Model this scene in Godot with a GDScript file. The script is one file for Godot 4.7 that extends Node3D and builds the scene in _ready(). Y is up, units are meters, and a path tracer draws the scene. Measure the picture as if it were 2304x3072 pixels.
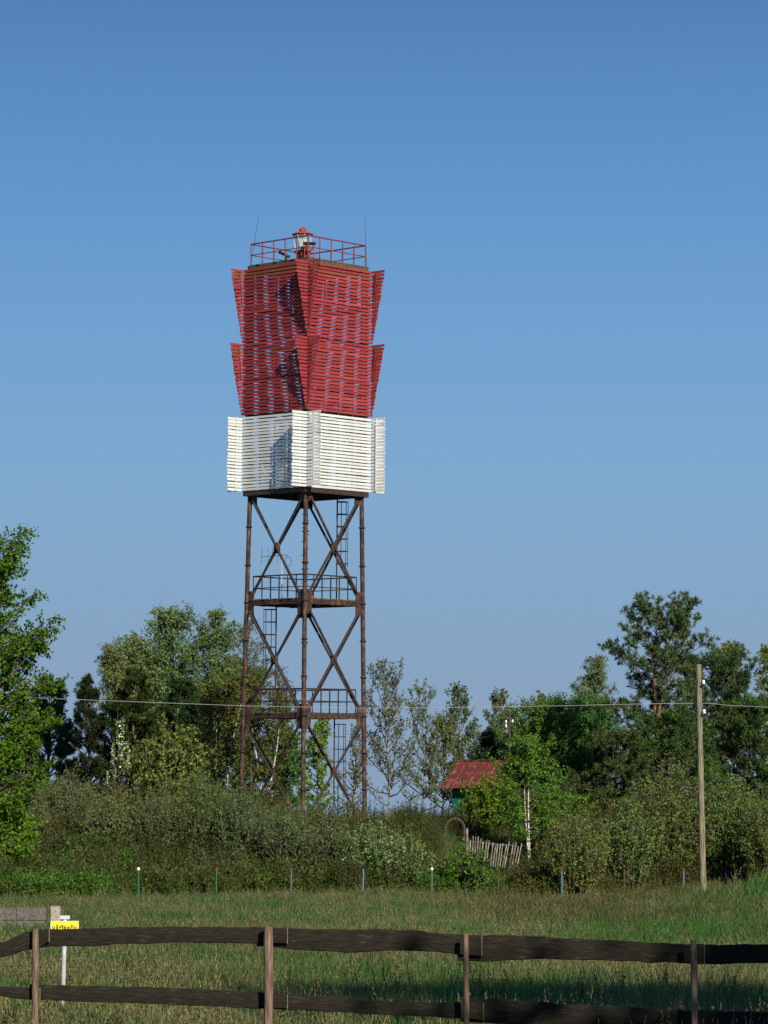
extends Node3D
# A skeletal lighthouse with red and white slatted daymark above a scrub thicket, seen over a rail fence.
# World: y up, metres. The camera stands at the origin, 2.9 m above the foreground meadow, looking along -Z.
const EYE := 2.9
var M := {}
# rails of the foreground fence: [depth, [[x, top, bottom], ...]]
const RAILS := [
	[27.06, [[-5.370, 0.835, 0.687], [-4.209, 0.894, 0.737], [-3.436, 1.128, 0.992], [-3.154, 1.225, 1.057], [-3.079, 1.240, 1.077], [-2.996, 1.246, 1.128]]],
	[27.11, [[-3.204, 1.225, 1.065], [-2.995, 1.237, 1.080], [-2.696, 1.246, 1.086], [-2.248, 1.258, 1.107], [-1.770, 1.261, 1.118], [-1.351, 1.258, 1.112], [-0.867, 1.252, 1.107]]],
	[27.16, [[-1.144, 1.240, 1.085], [-0.994, 1.249, 1.068], [-0.755, 1.240, 1.050], [-0.575, 1.237, 1.038], [-0.335, 1.234, 1.026], [-0.036, 1.237, 1.035], [0.144, 1.231, 1.044], [0.264, 1.228, 1.041], [0.443, 1.207, 1.032], [0.563, 1.195, 1.020], [0.683, 1.189, 1.008], [0.877, 1.183, 0.993]]],
	[27.21, [[0.660, 1.174, 0.954], [0.744, 1.177, 0.948], [0.924, 1.180, 0.936], [1.164, 1.180, 0.957], [1.404, 1.168, 0.963], [1.644, 1.151, 0.960], [1.944, 1.139, 0.951], [2.243, 1.124, 0.945], [2.408, 1.115, 0.927], [2.543, 1.106, 0.936], [2.879, 1.097, 0.916]]],
	[27.26, [[2.668, 1.097, 0.924], [2.998, 1.091, 0.915], [3.449, 1.097, 0.924], [3.810, 1.100, 0.930], [5.101, 1.085, 0.924], [7.054, 1.073, 0.909]]],
	[27.06, [[-5.369, 0.776, 0.667], [-4.207, 0.761, 0.658], [-3.730, 0.743, 0.655], [-3.432, 0.735, 0.643], [-3.283, 0.729, 0.625], [-3.075, 0.726, 0.611]]],
	[27.11, [[-3.170, 0.748, 0.612], [-2.692, 0.736, 0.592], [-2.245, 0.728, 0.580], [-1.647, 0.710, 0.556], [-1.349, 0.692, 0.541], [-1.080, 0.677, 0.532], [-0.865, 0.660, 0.527]]],
	[27.16, [[-1.172, 0.679, 0.540], [-0.843, 0.658, 0.516], [-0.454, 0.635, 0.501], [-0.155, 0.602, 0.478], [0.383, 0.587, 0.457], [0.741, 0.584, 0.436], [0.891, 0.584, 0.422]]],
	[27.21, [[0.698, 0.628, 0.405], [1.042, 0.607, 0.387], [1.342, 0.589, 0.370], [1.641, 0.565, 0.352], [2.090, 0.542, 0.334], [2.689, 0.512, 0.310], [3.449, 0.494, 0.287], [5.083, 0.470, 0.263], [7.029, 0.453, 0.245]]],
]
# plants: kind, x, depth, height, radius, name, category, label, group
const VEG := [
	["maple", -12.09, 90.00, 10.69, 2.35, "maple_tree", "tree", "tall bright green maple cut off by the left edge of the picture", ""],
	["pine_grey", -18.10, 162.00, 7.46, 2.16, "young_pine", "pine", "soft grey green young pine beside the big left maple", "trees behind the thicket"],
	["pine_dark", -16.77, 171.00, 7.99, 1.80, "dark_pine", "pine", "nearly black spiky pine between the grey pine and the birches", "trees behind the thicket"],
	["birch", -15.88, 174.00, 9.96, 1.51, "birch_tree", "birch", "smallest and leftmost of the pale birches left of the tower", "birches left of the tower"],
	["birch", -12.94, 180.00, 12.47, 2.50, "birch_tree", "birch", "widest and tallest birch in the clump left of the tower", "birches left of the tower"],
	["birch", -15.37, 189.00, 11.99, 1.78, "birch_tree", "birch", "birch at the back between the smallest and the widest birch left of tower", "birches left of the tower"],
	["birch", -10.04, 180.00, 12.43, 2.00, "birch_tree", "birch", "rounded birch just left of the tower's left leg", "birches left of the tower"],
	["twiggy", -8.27, 186.00, 12.61, 1.65, "bare_tree", "tree", "almost leafless twiggy tree right behind the tower's left leg", ""],
	["twiggy", -6.75, 189.00, 10.00, 1.15, "bare_tree", "tree", "small sparse tree seen through the tower between left and front legs", ""],
	["spruce", -14.18, 171.00, 8.08, 2.28, "spruce_tree", "spruce", "dark green spruce under the pale birches behind the round green shrub", ""],
	["spruce", -11.51, 171.00, 7.33, 2.47, "spruce_tree", "spruce", "broad dark spruce below the widest birch", ""],
	["birch_olive", -8.02, 150.00, 7.12, 1.83, "birch_tree", "birch", "olive leaved birch with leaning white trunk left of the tower", "birches by the tower foot"],
	["birch_olive", -5.90, 147.00, 6.33, 1.39, "birch_tree", "birch", "olive birch with a crooked white trunk seen behind the tower's left leg", "birches by the tower foot"],
	["alder", -5.24, 162.00, 4.59, 1.26, "alder_tree", "tree", "low olive green tree behind the lowest tower braces", ""],
	["birch_green", -3.14, 144.00, 5.32, 0.83, "birch_tree", "birch", "slim bright green birch showing just right of the front tower leg", "birches by the tower foot"],
	["aspen", 0.22, 150.00, 7.54, 2.08, "aspen_tree", "aspen", "tallest sparse aspen with a pale trunk right of the tower", "aspens right of the tower"],
	["aspen", 1.97, 153.00, 6.79, 1.61, "aspen_tree", "aspen", "thin aspen beside the tallest one, nearer the red roofed cabin", "aspens right of the tower"],
	["aspen", -1.47, 147.00, 4.70, 1.06, "aspen_tree", "aspen", "low aspen hugging the right leg of the tower", "aspens right of the tower"],
	["aspen_green", 4.50, 174.00, 7.45, 1.83, "aspen_tree", "aspen", "greenish pointed aspen directly behind the left end of the red roof", "aspens behind the cabin"],
	["aspen_green", 6.48, 174.00, 7.16, 1.45, "aspen_tree", "aspen", "narrow pointed aspen behind the middle of the red roof", "aspens behind the cabin"],
	["pine_dark", 5.83, 168.00, 4.73, 1.58, "dark_pine", "pine", "dark low pine just above the red roof", ""],
	["alder", 9.11, 165.00, 5.91, 2.47, "alder_tree", "tree", "dense blue green tree right of the hooked mast", ""],
	["birch", 10.01, 192.00, 8.93, 0.77, "birch_tree", "birch", "tiny far birch top rising over the blue green tree", ""],
	["birch_bright", 6.30, 129.90, 6.05, 1.51, "birch_tree", "birch", "bright green birch with two white trunks in front of the cabin", ""],
	["birch", 13.07, 186.00, 10.42, 1.49, "birch_tree", "birch", "pale airy birch standing left of the tall pine", "birches right of the tower"],
	["pine", 14.10, 156.00, 10.97, 3.03, "pine_tree", "pine", "tall pine with orange trunk and clumped crown on the right", ""],
	["pine_wide", 17.44, 159.00, 8.19, 3.27, "pine_tree", "pine", "broad dark pine behind the wooden pole", ""],
	["birch", 20.50, 177.00, 10.34, 1.47, "birch_tree", "birch", "pale birch right of the wooden pole", "birches right of the tower"],
	["birch", 22.38, 174.00, 9.96, 1.26, "birch_tree", "birch", "pale birch cut off by the right edge", "birches right of the tower"],
	["pine_low", 10.98, 144.00, 4.40, 2.23, "low_pine", "pine", "low dark spreading pine left of the tall pine's foot", ""],
	["pine_low", 13.98, 147.00, 4.94, 2.69, "low_pine", "pine", "spreading pine boughs under the tall pine", ""],
	["pine_low", 18.18, 150.00, 5.71, 2.49, "low_pine", "pine", "spreading dark pine right of the wooden pole", ""],
	["blossom", -12.09, 138.00, 5.41, 0.58, "blossoming_plum", "shrub", "slim white blossoming plum left of the round green shrub", ""],
	["shrub_round", -9.56, 136.50, 4.86, 2.12, "green_shrub", "shrub", "large rounded leafy green shrub left of the tower foot", ""],
	["shrub_bright", 5.04, 141.00, 2.70, 1.69, "lilac_shrub", "shrub", "bright green shrub hiding most of the green cabin wall", ""],
	["shrub_bright", 8.22, 138.00, 2.95, 1.45, "lilac_shrub", "shrub", "bright green shrub right of the twin trunk birch", ""],
	["willow", 12.11, 129.00, 5.06, 1.93, "willow_shrub", "shrub", "tall grey green willow shrub just left of the wooden pole", "willow shrubs on the right"],
	["willow", 14.75, 129.00, 4.56, 1.78, "willow_shrub", "shrub", "grey green willow shrub just right of the wooden pole", "willow shrubs on the right"],
	["willow", 16.15, 126.00, 4.33, 1.32, "willow_shrub", "shrub", "willow shrub cut off by the right edge", "willow shrubs on the right"],
	["willow", 10.22, 126.00, 3.78, 1.32, "willow_shrub", "shrub", "lower willow shrub between twin trunk birch and wooden pole", "willow shrubs on the right"],
	["willow", 7.73, 123.00, 3.53, 1.50, "willow_shrub", "shrub", "low willow shrub at the foot of the twin trunk birch, right side", "willow shrubs on the right"],
	["pale_shrub", -0.42, 118.50, 2.19, 1.51, "pale_shrub", "shrub", "pale silvery green shrub below the right tower leg", ""],
	["pale_shrub", 0.97, 120.00, 1.93, 0.99, "pale_shrub", "shrub", "pale green shrub left of the arched gate", ""],
	["thicket", -14.86, 123.00, 1.88, 1.56, "thorn_shrub", "shrub", "brown green thorn shrub below the left maple", "thorn shrubs of the left thicket"],
	["thicket", -13.42, 126.00, 2.33, 1.66, "thorn_shrub", "shrub", "yellowish brown thorn shrub below the grey pine", "thorn shrubs of the left thicket"],
	["thicket", -10.91, 121.50, 2.16, 1.29, "thorn_shrub", "shrub", "grey brown thorn shrub below the white blossoming plum", "thorn shrubs of the left thicket"],
	["thicket", -9.10, 121.50, 2.39, 1.41, "thorn_shrub", "shrub", "grey brown thorn shrub below the round green shrub", "thorn shrubs of the left thicket"],
	["thicket", -7.26, 121.50, 3.26, 1.60, "thorn_shrub", "shrub", "tallest grey thorn shrub left of the tower's left leg foot", "thorn shrubs of the left thicket"],
	["thicket", -5.54, 120.00, 3.11, 1.34, "thorn_shrub", "shrub", "grey thorn shrub hiding the foot of the tower's left leg", "thorn shrubs of the left thicket"],
	["thicket", -3.76, 118.50, 2.83, 1.26, "thorn_shrub", "shrub", "brown thorn shrub hiding the foot of the tower's front leg", "thorn shrubs of the left thicket"],
	["thicket", -2.19, 118.50, 2.38, 1.26, "thorn_shrub", "shrub", "low reddish brown thorn shrub between front and right tower legs", "thorn shrubs of the left thicket"],
	["nettle", 3.29, 120.00, 2.03, 1.06, "leafy_shrub", "shrub", "fresh green leafy bush around the white topped fence post", ""],
	["alder_dark", -9.63, 192.00, 10.21, 2.34, "leafy_tree", "tree", "leafy tree filling the gap behind the olive birches", ""],
	["alder_dark", -14.76, 195.00, 10.85, 2.60, "leafy_tree", "tree", "leafy tree deep behind the widest birch", ""],
	["alder", 7.73, 171.00, 5.06, 1.61, "alder_tree", "tree", "low blue green tree behind the right end of the red roof", ""],
	["aspen_green", 3.37, 171.00, 5.43, 1.61, "aspen_tree", "aspen", "low bushy aspen left of the red roof", "aspens behind the cabin"],
	["shrub_bright", -15.09, 120.00, 2.61, 1.46, "leafy_shrub", "shrub", "fresh green bush under the left maple at the picture edge", ""],
	["pine_grey", -18.89, 156.00, 5.77, 1.90, "young_pine", "pine", "dull green lower pine half hidden by the left maple", "trees behind the thicket"],
	["alder", 11.42, 168.00, 6.21, 1.96, "alder_tree", "tree", "dense green tree between the twin trunk birch and the tall pine", ""],
]
const WIRE := [[-17.42, 4.75, -108.16], [-11.30, 4.48, -108.16], [-4.94, 4.24, -108.16], [-0.74, 4.16, -108.16], [2.97, 4.19, -108.16], [6.57, 4.25, -108.16], [9.57, 4.32, -108.16], [11.37, 4.34, -108.16], [12.93, 4.24, -108.16], [17.36, 4.00, -108.16]]
var used := {}

# ---------------------------------------------------------------- mesh collecting
class MB:
	var v := PackedVector3Array()
	var n := PackedVector3Array()
	var c := PackedColorArray()
	var u := PackedVector2Array()
	var i := PackedInt32Array()
	func quad(a: Vector3, b: Vector3, d: Vector3, e: Vector3, nn: Vector3, ulen := 1.0, vlen := 1.0, u0 := 0.0, v0 := 0.0):
		var k := v.size()
		v.append(a); v.append(b); v.append(d); v.append(e)
		for q in 4: n.append(nn)
		u.append(Vector2(u0, v0)); u.append(Vector2(u0 + ulen, v0)); u.append(Vector2(u0 + ulen, v0 + vlen)); u.append(Vector2(u0, v0 + vlen))
		i.append_array(PackedInt32Array([k, k + 2, k + 1, k, k + 3, k + 2]))
	# box in a frame: centre, three half-axes
	func box(o: Vector3, x: Vector3, y: Vector3, z: Vector3):
		var lx := x.length() * 2.0
		var ly := y.length() * 2.0
		var lz := z.length() * 2.0
		quad(o - x - y + z, o + x - y + z, o + x + y + z, o - x + y + z, z.normalized(), lx, ly)
		quad(o + x - y - z, o - x - y - z, o - x + y - z, o + x + y - z, -z.normalized(), lx, ly)
		quad(o + x - y + z, o + x - y - z, o + x + y - z, o + x + y + z, x.normalized(), lz, ly)
		quad(o - x - y - z, o - x - y + z, o - x + y + z, o - x + y - z, -x.normalized(), lz, ly)
		quad(o - x + y + z, o + x + y + z, o + x + y - z, o - x + y - z, y.normalized(), lx, lz)
		quad(o - x - y - z, o + x - y - z, o + x - y + z, o - x - y + z, -y.normalized(), lx, lz)
	func abox(o: Vector3, s: Vector3):
		box(o, Vector3(s.x / 2, 0, 0), Vector3(0, s.y / 2, 0), Vector3(0, 0, s.z / 2))
	# bar of rectangular section between two points
	func bar(a: Vector3, b: Vector3, w: float, h: float, up := Vector3.UP):
		var d := b - a
		var x := d.normalized()
		if absf(x.dot(up)) > 0.98: up = Vector3.RIGHT
		var z := x.cross(up).normalized()
		var y := z.cross(x).normalized()
		box((a + b) / 2, d / 2, y * h / 2, z * w / 2)
	func tube(path: PackedVector3Array, rad: PackedFloat32Array, sides := 8, caps := true, col := Color.WHITE, colored := false):
		var k := v.size()
		var cnt := path.size()
		var up := Vector3.RIGHT
		var run := 0.0
		for q in cnt:
			var d: Vector3 = (path[mini(q + 1, cnt - 1)] - path[maxi(q - 1, 0)]).normalized()
			if absf(d.dot(up)) > 0.95: up = Vector3.UP if absf(d.y) < 0.9 else Vector3.BACK
			var x := d.cross(up).normalized()
			var y := x.cross(d).normalized()
			up = y
			if q > 0: run += path[q].distance_to(path[q - 1])
			for s in sides + 1:
				var a := TAU * s / sides
				var nn := x * cos(a) + y * sin(a)
				v.append(path[q] + nn * rad[q]); n.append(nn); u.append(Vector2(float(s) / sides, run))
				if colored: c.append(col)
		for q in cnt - 1:
			for s in sides:
				var a := k + q * (sides + 1) + s
				var b := a + sides + 1
				i.append_array(PackedInt32Array([a, a + 1, b, b, a + 1, b + 1]))
		if caps:
			for e in [0, cnt - 1]:
				var m := v.size()
				var dn: Vector3 = (path[0] - path[1]).normalized() if e == 0 else (path[cnt - 1] - path[cnt - 2]).normalized()
				for s in sides:
					v.append(v[k + e * (sides + 1) + s]); n.append(dn); u.append(Vector2(cos(TAU * s / sides), sin(TAU * s / sides)) * rad[e])
					if colored: c.append(col)
				for s in range(1, sides - 1): i.append_array(PackedInt32Array([m, m + s, m + s + 1]))
	func pipe(a: Vector3, b: Vector3, r: float, sides := 8, r2 := -1.0):
		tube(PackedVector3Array([a, b]), PackedFloat32Array([r, r if r2 < 0 else r2]), sides)
	# turned shape: pairs (radius, height) round a vertical axis
	func lathe(o: Vector3, prof: Array, sides := 20):
		var k := v.size()
		for q in prof.size():
			var p: Array = prof[q]
			var a0: Array = prof[maxi(q - 1, 0)]
			var a1: Array = prof[mini(q + 1, prof.size() - 1)]
			var t := Vector2(a1[0] - a0[0], a1[1] - a0[1]).normalized()
			for s in sides + 1:
				var a := TAU * s / sides
				v.append(o + Vector3(cos(a) * p[0], p[1], sin(a) * p[0]))
				n.append(Vector3(cos(a) * t.y, -t.x, sin(a) * t.y).normalized())
				u.append(Vector2(float(s) / sides, p[1]))
		for q in prof.size() - 1:
			for s in sides:
				var a := k + q * (sides + 1) + s
				i.append_array(PackedInt32Array([a, a + 1, a + sides + 1, a + sides + 1, a + 1, a + sides + 2]))
	func leaf(p: Vector3, d: Vector3, side: Vector3, l: float, w: float, col: Color):
		var k := v.size()
		var nn := d.cross(side).normalized()
		var mid := p + d * (l * 0.5) - nn * (l * 0.08)
		v.append(p); v.append(mid + side * w); v.append(p + d * l); v.append(mid - side * w)
		n.append(nn); n.append(nn); n.append(nn); n.append(nn)
		c.append(col); c.append(col); c.append(col); c.append(col)
		i.append(k); i.append(k + 1); i.append(k + 2); i.append(k); i.append(k + 2); i.append(k + 3)
	# turn every triangle so that its front (clockwise) side agrees with its normals
	func wind():
		for t in range(0, i.size(), 3):
			var a := v[i[t]]
			if (v[i[t + 1]] - a).cross(v[i[t + 2]] - a).dot(n[i[t]]) > 0.0:
				var q := i[t + 1]
				i[t + 1] = i[t + 2]; i[t + 2] = q
	func done(check := true) -> ArrayMesh:
		if check: wind()
		var m := ArrayMesh.new()
		var a := []
		a.resize(Mesh.ARRAY_MAX)
		a[Mesh.ARRAY_VERTEX] = v; a[Mesh.ARRAY_NORMAL] = n; a[Mesh.ARRAY_INDEX] = i
		if c.size() == v.size(): a[Mesh.ARRAY_COLOR] = c
		if u.size() == v.size(): a[Mesh.ARRAY_TEX_UV] = u
		m.add_surface_from_arrays(Mesh.PRIMITIVE_TRIANGLES, a)
		return m

# ---------------------------------------------------------------- nodes
func numbered(called: String) -> String:
	used[called] = used.get(called, -1) + 1
	return called if used[called] == 0 else "%s_%03d" % [called, used[called]]

func tag(o: Node, label: String, category: String, group := ""):
	o.set_meta("label", label); o.set_meta("category", category)
	if group != "": o.set_meta("group", group)

func thing(called: String, label: String, category: String, at := Vector3.ZERO, turn := 0.0, group := "") -> Node3D:
	var o := Node3D.new()
	o.name = numbered(called); add_child(o)
	o.position = at; o.rotation.y = turn
	tag(o, label, category, group)
	return o

func put(parent: Node, called: String, mesh: Mesh, mat: Material, at := Vector3.ZERO) -> MeshInstance3D:
	var o := MeshInstance3D.new()
	o.name = numbered(called) if parent == self else called
	o.mesh = mesh; o.material_override = mat; o.position = at
	parent.add_child(o, true)
	return o

func structure(called: String, mesh: Mesh, mat: Material) -> MeshInstance3D:
	var o := put(self, called, mesh, mat)
	o.set_meta("kind", "structure")
	return o

func part(parent: Node, called: String, mb: MB, mat: Material, check := true) -> MeshInstance3D:
	return put(parent, called, mb.done(check), mat)

# ---------------------------------------------------------------- materials
func lin(r: float, g: float, b: float) -> Color:
	return Color(r, g, b).linear_to_srgb()

# seamless noise run through a colour ramp of linear colours [[t, r, g, b], ...]
func ramp_tex(sd: int, size: int, freq: float, oct: int, ramp: Array) -> ImageTexture:
	var nz := FastNoiseLite.new()
	nz.seed = sd; nz.frequency = freq; nz.fractal_octaves = oct; nz.noise_type = FastNoiseLite.TYPE_SIMPLEX_SMOOTH
	var im := nz.get_seamless_image(size, size)
	var out := Image.create(size, size, false, Image.FORMAT_RGB8)
	var lut: Array[Color] = []
	for q in 256:
		var t := q / 255.0
		var k := 0
		while k < ramp.size() - 2 and t > ramp[k + 1][0]: k += 1
		var f := clampf((t - ramp[k][0]) / maxf(ramp[k + 1][0] - ramp[k][0], 0.001), 0, 1)
		lut.append(lin(lerpf(ramp[k][1], ramp[k + 1][1], f), lerpf(ramp[k][2], ramp[k + 1][2], f), lerpf(ramp[k][3], ramp[k + 1][3], f)))
	for y in size:
		for x in size: out.set_pixel(x, y, lut[int(im.get_pixel(x, y).r * 255.0)])
	return ImageTexture.create_from_image(out)

func height_tex(sd: int, size: int, freq: float) -> ImageTexture:
	return ramp_tex(sd, size, freq, 5, [[0.0, 0.0, 0.0, 0.0], [1.0, 1.0, 1.0, 1.0]])

func plain(r: float, g: float, b: float, rough := 0.8, metal := 0.0) -> StandardMaterial3D:
	var m := StandardMaterial3D.new()
	m.albedo_color = lin(r, g, b); m.roughness = rough; m.metallic = metal; m.metallic_specular = 0.3
	m.cull_mode = BaseMaterial3D.CULL_DISABLED
	return m

func noisy(tex: Texture2D, scale: Vector3, rough := 0.85, triplanar := true, spec := 0.25) -> StandardMaterial3D:
	var m := StandardMaterial3D.new()
	m.albedo_texture = tex; m.roughness = rough; m.metallic_specular = spec
	m.uv1_scale = scale; m.uv1_triplanar = triplanar
	m.cull_mode = BaseMaterial3D.CULL_DISABLED
	return m

func leafy(back := 0.5, rough := 0.65) -> StandardMaterial3D:
	var m := StandardMaterial3D.new()
	m.vertex_color_use_as_albedo = true; m.roughness = rough; m.metallic_specular = 0.1
	m.cull_mode = BaseMaterial3D.CULL_DISABLED
	if back > 0: m.backlight_enabled = true; m.backlight = lin(back * 0.9, back, back * 0.45)
	return m

func make_materials():
	var rust := ramp_tex(3, 256, 0.02, 5, [[0.0, 0.018, 0.012, 0.012], [0.35, 0.024, 0.015, 0.014], [0.48, 0.045, 0.023, 0.017], [0.62, 0.078, 0.039, 0.024], [0.78, 0.14, 0.075, 0.04], [1.0, 0.18, 0.11, 0.055]])
	M.rust = noisy(rust, Vector3(0.7, 0.35, 0.7), 0.75, true, 0.4)
	M.darkrust = noisy(ramp_tex(4, 256, 0.025, 5, [[0.0, 0.014, 0.011, 0.011], [0.5, 0.03, 0.02, 0.018], [1.0, 0.07, 0.04, 0.03]]), Vector3(0.8, 0.5, 0.8), 0.75, true, 0.4)
	M.redsteel = noisy(ramp_tex(5, 128, 0.03, 4, [[0.0, 0.1, 0.02, 0.022], [0.6, 0.2, 0.04, 0.04], [1.0, 0.22, 0.09, 0.06]]), Vector3(0.9, 0.9, 0.9), 0.6)
	M.lantern_red = noisy(ramp_tex(6, 128, 0.03, 4, [[0.0, 0.2, 0.03, 0.02], [0.7, 0.34, 0.055, 0.03], [1.0, 0.36, 0.12, 0.07]]), Vector3(0.8, 0.8, 0.8), 0.35)
	# boards: long grain with worn and dirty streaks, several variants
	M.red = []
	for k in 5:
		var f: float = [1.0, 0.86, 1.12, 0.95, 1.04][k]
		var t := ramp_tex(20 + k, 256, 0.03, 5, [[0.0, 0.06 * f, 0.02 * f, 0.02], [0.26, 0.12 * f, 0.024 * f, 0.026], [0.38, 0.25 * f, 0.027 * f, 0.033 * f], [0.62, 0.3 * f, 0.034 * f, 0.04 * f], [0.74, 0.33 * f, 0.08 * f, 0.085 * f], [1.0, 0.36 * f, 0.17 * f, 0.15 * f]])
		M.red.append(noisy(t, Vector3(0.35, 2.2, 0.35), 0.75, true))
	M.redbrown = []
	for k in 3:
		var t := ramp_tex(30 + k, 256, 0.03, 5, [[0.0, 0.08, 0.04, 0.02], [0.4, 0.17, 0.06, 0.03], [0.6, 0.25, 0.055, 0.04], [1.0, 0.32, 0.15, 0.07]])
		M.redbrown.append(noisy(t, Vector3(0.5, 2.2, 0.5), 0.85, true))
	M.white = []
	for k in 4:
		var f: float = [1.0, 0.93, 1.05, 0.97][k]
		var t := ramp_tex(40 + k, 256, 0.025, 5, [[0.0, 0.2, 0.18, 0.12], [0.24, 0.4, 0.38, 0.3], [0.36, 0.56 * f, 0.58 * f, 0.56 * f], [0.7, 0.64 * f, 0.67 * f, 0.66 * f], [1.0, 0.74, 0.75, 0.73]])
		M.white.append(noisy(t, Vector3(0.4, 2.5, 0.4), 0.7, true))
	M.batten = noisy(ramp_tex(50, 128, 0.03, 4, [[0.0, 0.02, 0.015, 0.013], [1.0, 0.08, 0.05, 0.045]]), Vector3(0.6, 0.6, 0.6), 0.9)
	M.mossplank = noisy(ramp_tex(51, 256, 0.03, 5, [[0.0, 0.03, 0.028, 0.018], [0.5, 0.075, 0.066, 0.04], [0.75, 0.1, 0.11, 0.04], [1.0, 0.2, 0.18, 0.11]]), Vector3(0.8, 0.8, 0.8), 0.95)
	M.rail = noisy(ramp_tex(60, 512, 0.012, 6, [[0.0, 0.009, 0.008, 0.006], [0.25, 0.015, 0.013, 0.0095], [0.4, 0.02, 0.0175, 0.013], [0.7, 0.023, 0.0205, 0.0155], [0.82, 0.032, 0.028, 0.021], [1.0, 0.075, 0.065, 0.05]]), Vector3(0.9, 7.0, 1), 0.9, false, 0.2)
	M.rail.heightmap_enabled = true; M.rail.heightmap_texture = height_tex(61, 256, 0.03); M.rail.heightmap_scale = 0.12
	M.railend = plain(0.2, 0.16, 0.1, 0.9)
	M.post = noisy(ramp_tex(62, 256, 0.02, 6, [[0.0, 0.05, 0.033, 0.022], [0.4, 0.13, 0.088, 0.062], [0.65, 0.19, 0.13, 0.095], [1.0, 0.3, 0.22, 0.17]]), Vector3(2.0, 0.6, 1), 0.85, false, 0.25)
	M.post.heightmap_enabled = true; M.post.heightmap_texture = height_tex(63, 256, 0.03); M.post.heightmap_scale = 0.3
	M.concrete = noisy(ramp_tex(64, 256, 0.03, 6, [[0.0, 0.06, 0.055, 0.05], [0.5, 0.115, 0.105, 0.095], [0.75, 0.14, 0.13, 0.11], [1.0, 0.26, 0.24, 0.2]]), Vector3(1.1, 1.1, 1.1), 0.95)
	M.palestone = noisy(ramp_tex(65, 256, 0.03, 6, [[0.0, 0.18, 0.16, 0.12], [0.5, 0.32, 0.29, 0.24], [1.0, 0.45, 0.42, 0.36]]), Vector3(1.5, 1.5, 1.5), 0.95)
	M.pole = noisy(ramp_tex(66, 256, 0.02, 6, [[0.0, 0.04, 0.034, 0.02], [0.34, 0.1, 0.088, 0.05], [0.46, 0.18, 0.165, 0.1], [0.65, 0.24, 0.22, 0.15], [1.0, 0.38, 0.35, 0.27]]), Vector3(4.0, 0.22, 1), 0.9, false)
	M.porcelain = plain(0.8, 0.8, 0.78, 0.2)
	M.blackiron = plain(0.02, 0.018, 0.017, 0.6)
	M.galv = noisy(ramp_tex(67, 128, 0.03, 4, [[0.0, 0.3, 0.31, 0.33], [0.6, 0.45, 0.46, 0.48], [1.0, 0.55, 0.56, 0.58]]), Vector3(1, 1, 1), 0.5)
	M.yellow = noisy(ramp_tex(68, 128, 0.02, 3, [[0.0, 0.62, 0.56, 0.03], [1.0, 0.74, 0.68, 0.05]]), Vector3(1, 1, 1), 0.5)
	M.signwhite = plain(0.7, 0.72, 0.7, 0.5)
	M.ink = plain(0.015, 0.015, 0.015, 0.6)
	M.green_post = plain(0.02, 0.12, 0.07, 0.6)
	M.blue_post = plain(0.09, 0.16, 0.24, 0.6)
	M.grey_post = plain(0.1, 0.11, 0.14, 0.6)
	M.rust_post = plain(0.1, 0.05, 0.04, 0.8)
	M.cap_red = plain(0.16, 0.05, 0.03, 0.8)
	M.roof = noisy(ramp_tex(70, 256, 0.02, 6, [[0.0, 0.07, 0.026, 0.022], [0.4, 0.115, 0.03, 0.024], [0.68, 0.17, 0.038, 0.026], [0.8, 0.24, 0.15, 0.12], [1.0, 0.32, 0.28, 0.25]]), Vector3(0.45, 0.18, 0.45), 0.7)
	M.greenwall = []
	for k in 3: M.greenwall.append(noisy(ramp_tex(71 + k, 128, 0.03, 4, [[0.0, 0.008, 0.06, 0.04], [0.6, 0.012 + 0.005 * k, 0.13 + 0.03 * k, 0.08], [1.0, 0.05, 0.2, 0.13]]), Vector3(1.5, 0.4, 1.5), 0.7))
	M.greywood = []
	for k in 3: M.greywood.append(noisy(ramp_tex(75 + k, 128, 0.03, 4, [[0.0, 0.1, 0.09, 0.07], [0.5, 0.12 + 0.035 * k, 0.11 + 0.035 * k, 0.09 + 0.03 * k], [1.0, 0.5, 0.47, 0.4]]), Vector3(2, 0.5, 2), 0.9))
	M.rustfence = plain(0.2, 0.09, 0.08, 0.8)
	M.wire = plain(0.3, 0.3, 0.29, 0.5)
	M.thinwire = plain(0.05, 0.05, 0.055, 0.6)
	M.bark_white = noisy(ramp_tex(80, 256, 0.035, 4, [[0.0, 0.02, 0.018, 0.015], [0.33, 0.06, 0.05, 0.045], [0.4, 0.5, 0.47, 0.41], [1.0, 0.68, 0.66, 0.6]]), Vector3(0.6, 1.4, 0.6), 0.8)
	M.bark_grey = noisy(ramp_tex(81, 128, 0.03, 4, [[0.0, 0.035, 0.03, 0.024], [1.0, 0.15, 0.13, 0.1]]), Vector3(1, 1, 1), 0.95)
	M.bark_pale = noisy(ramp_tex(82, 128, 0.03, 4, [[0.0, 0.07, 0.06, 0.042], [0.5, 0.18, 0.16, 0.115], [1.0, 0.34, 0.31, 0.23]]), Vector3(1, 0.7, 1), 0.9)
	M.bark_pine = noisy(ramp_tex(83, 128, 0.03, 4, [[0.0, 0.06, 0.03, 0.02], [0.5, 0.2, 0.085, 0.045], [1.0, 0.32, 0.15, 0.08]]), Vector3(1, 1, 1), 0.9)
	M.twig = noisy(ramp_tex(84, 128, 0.03, 4, [[0.0, 0.05, 0.04, 0.03], [0.5, 0.11, 0.09, 0.066], [1.0, 0.19, 0.155, 0.12]]), Vector3(1, 1, 1), 0.95)
	M.leaf = leafy(0.5)
	M.needle = leafy(0.15, 0.7)
	M.petal = leafy(0.4, 0.6)
	M.blade = leafy(0.45, 0.6)
	var g := StandardMaterial3D.new()
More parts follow.
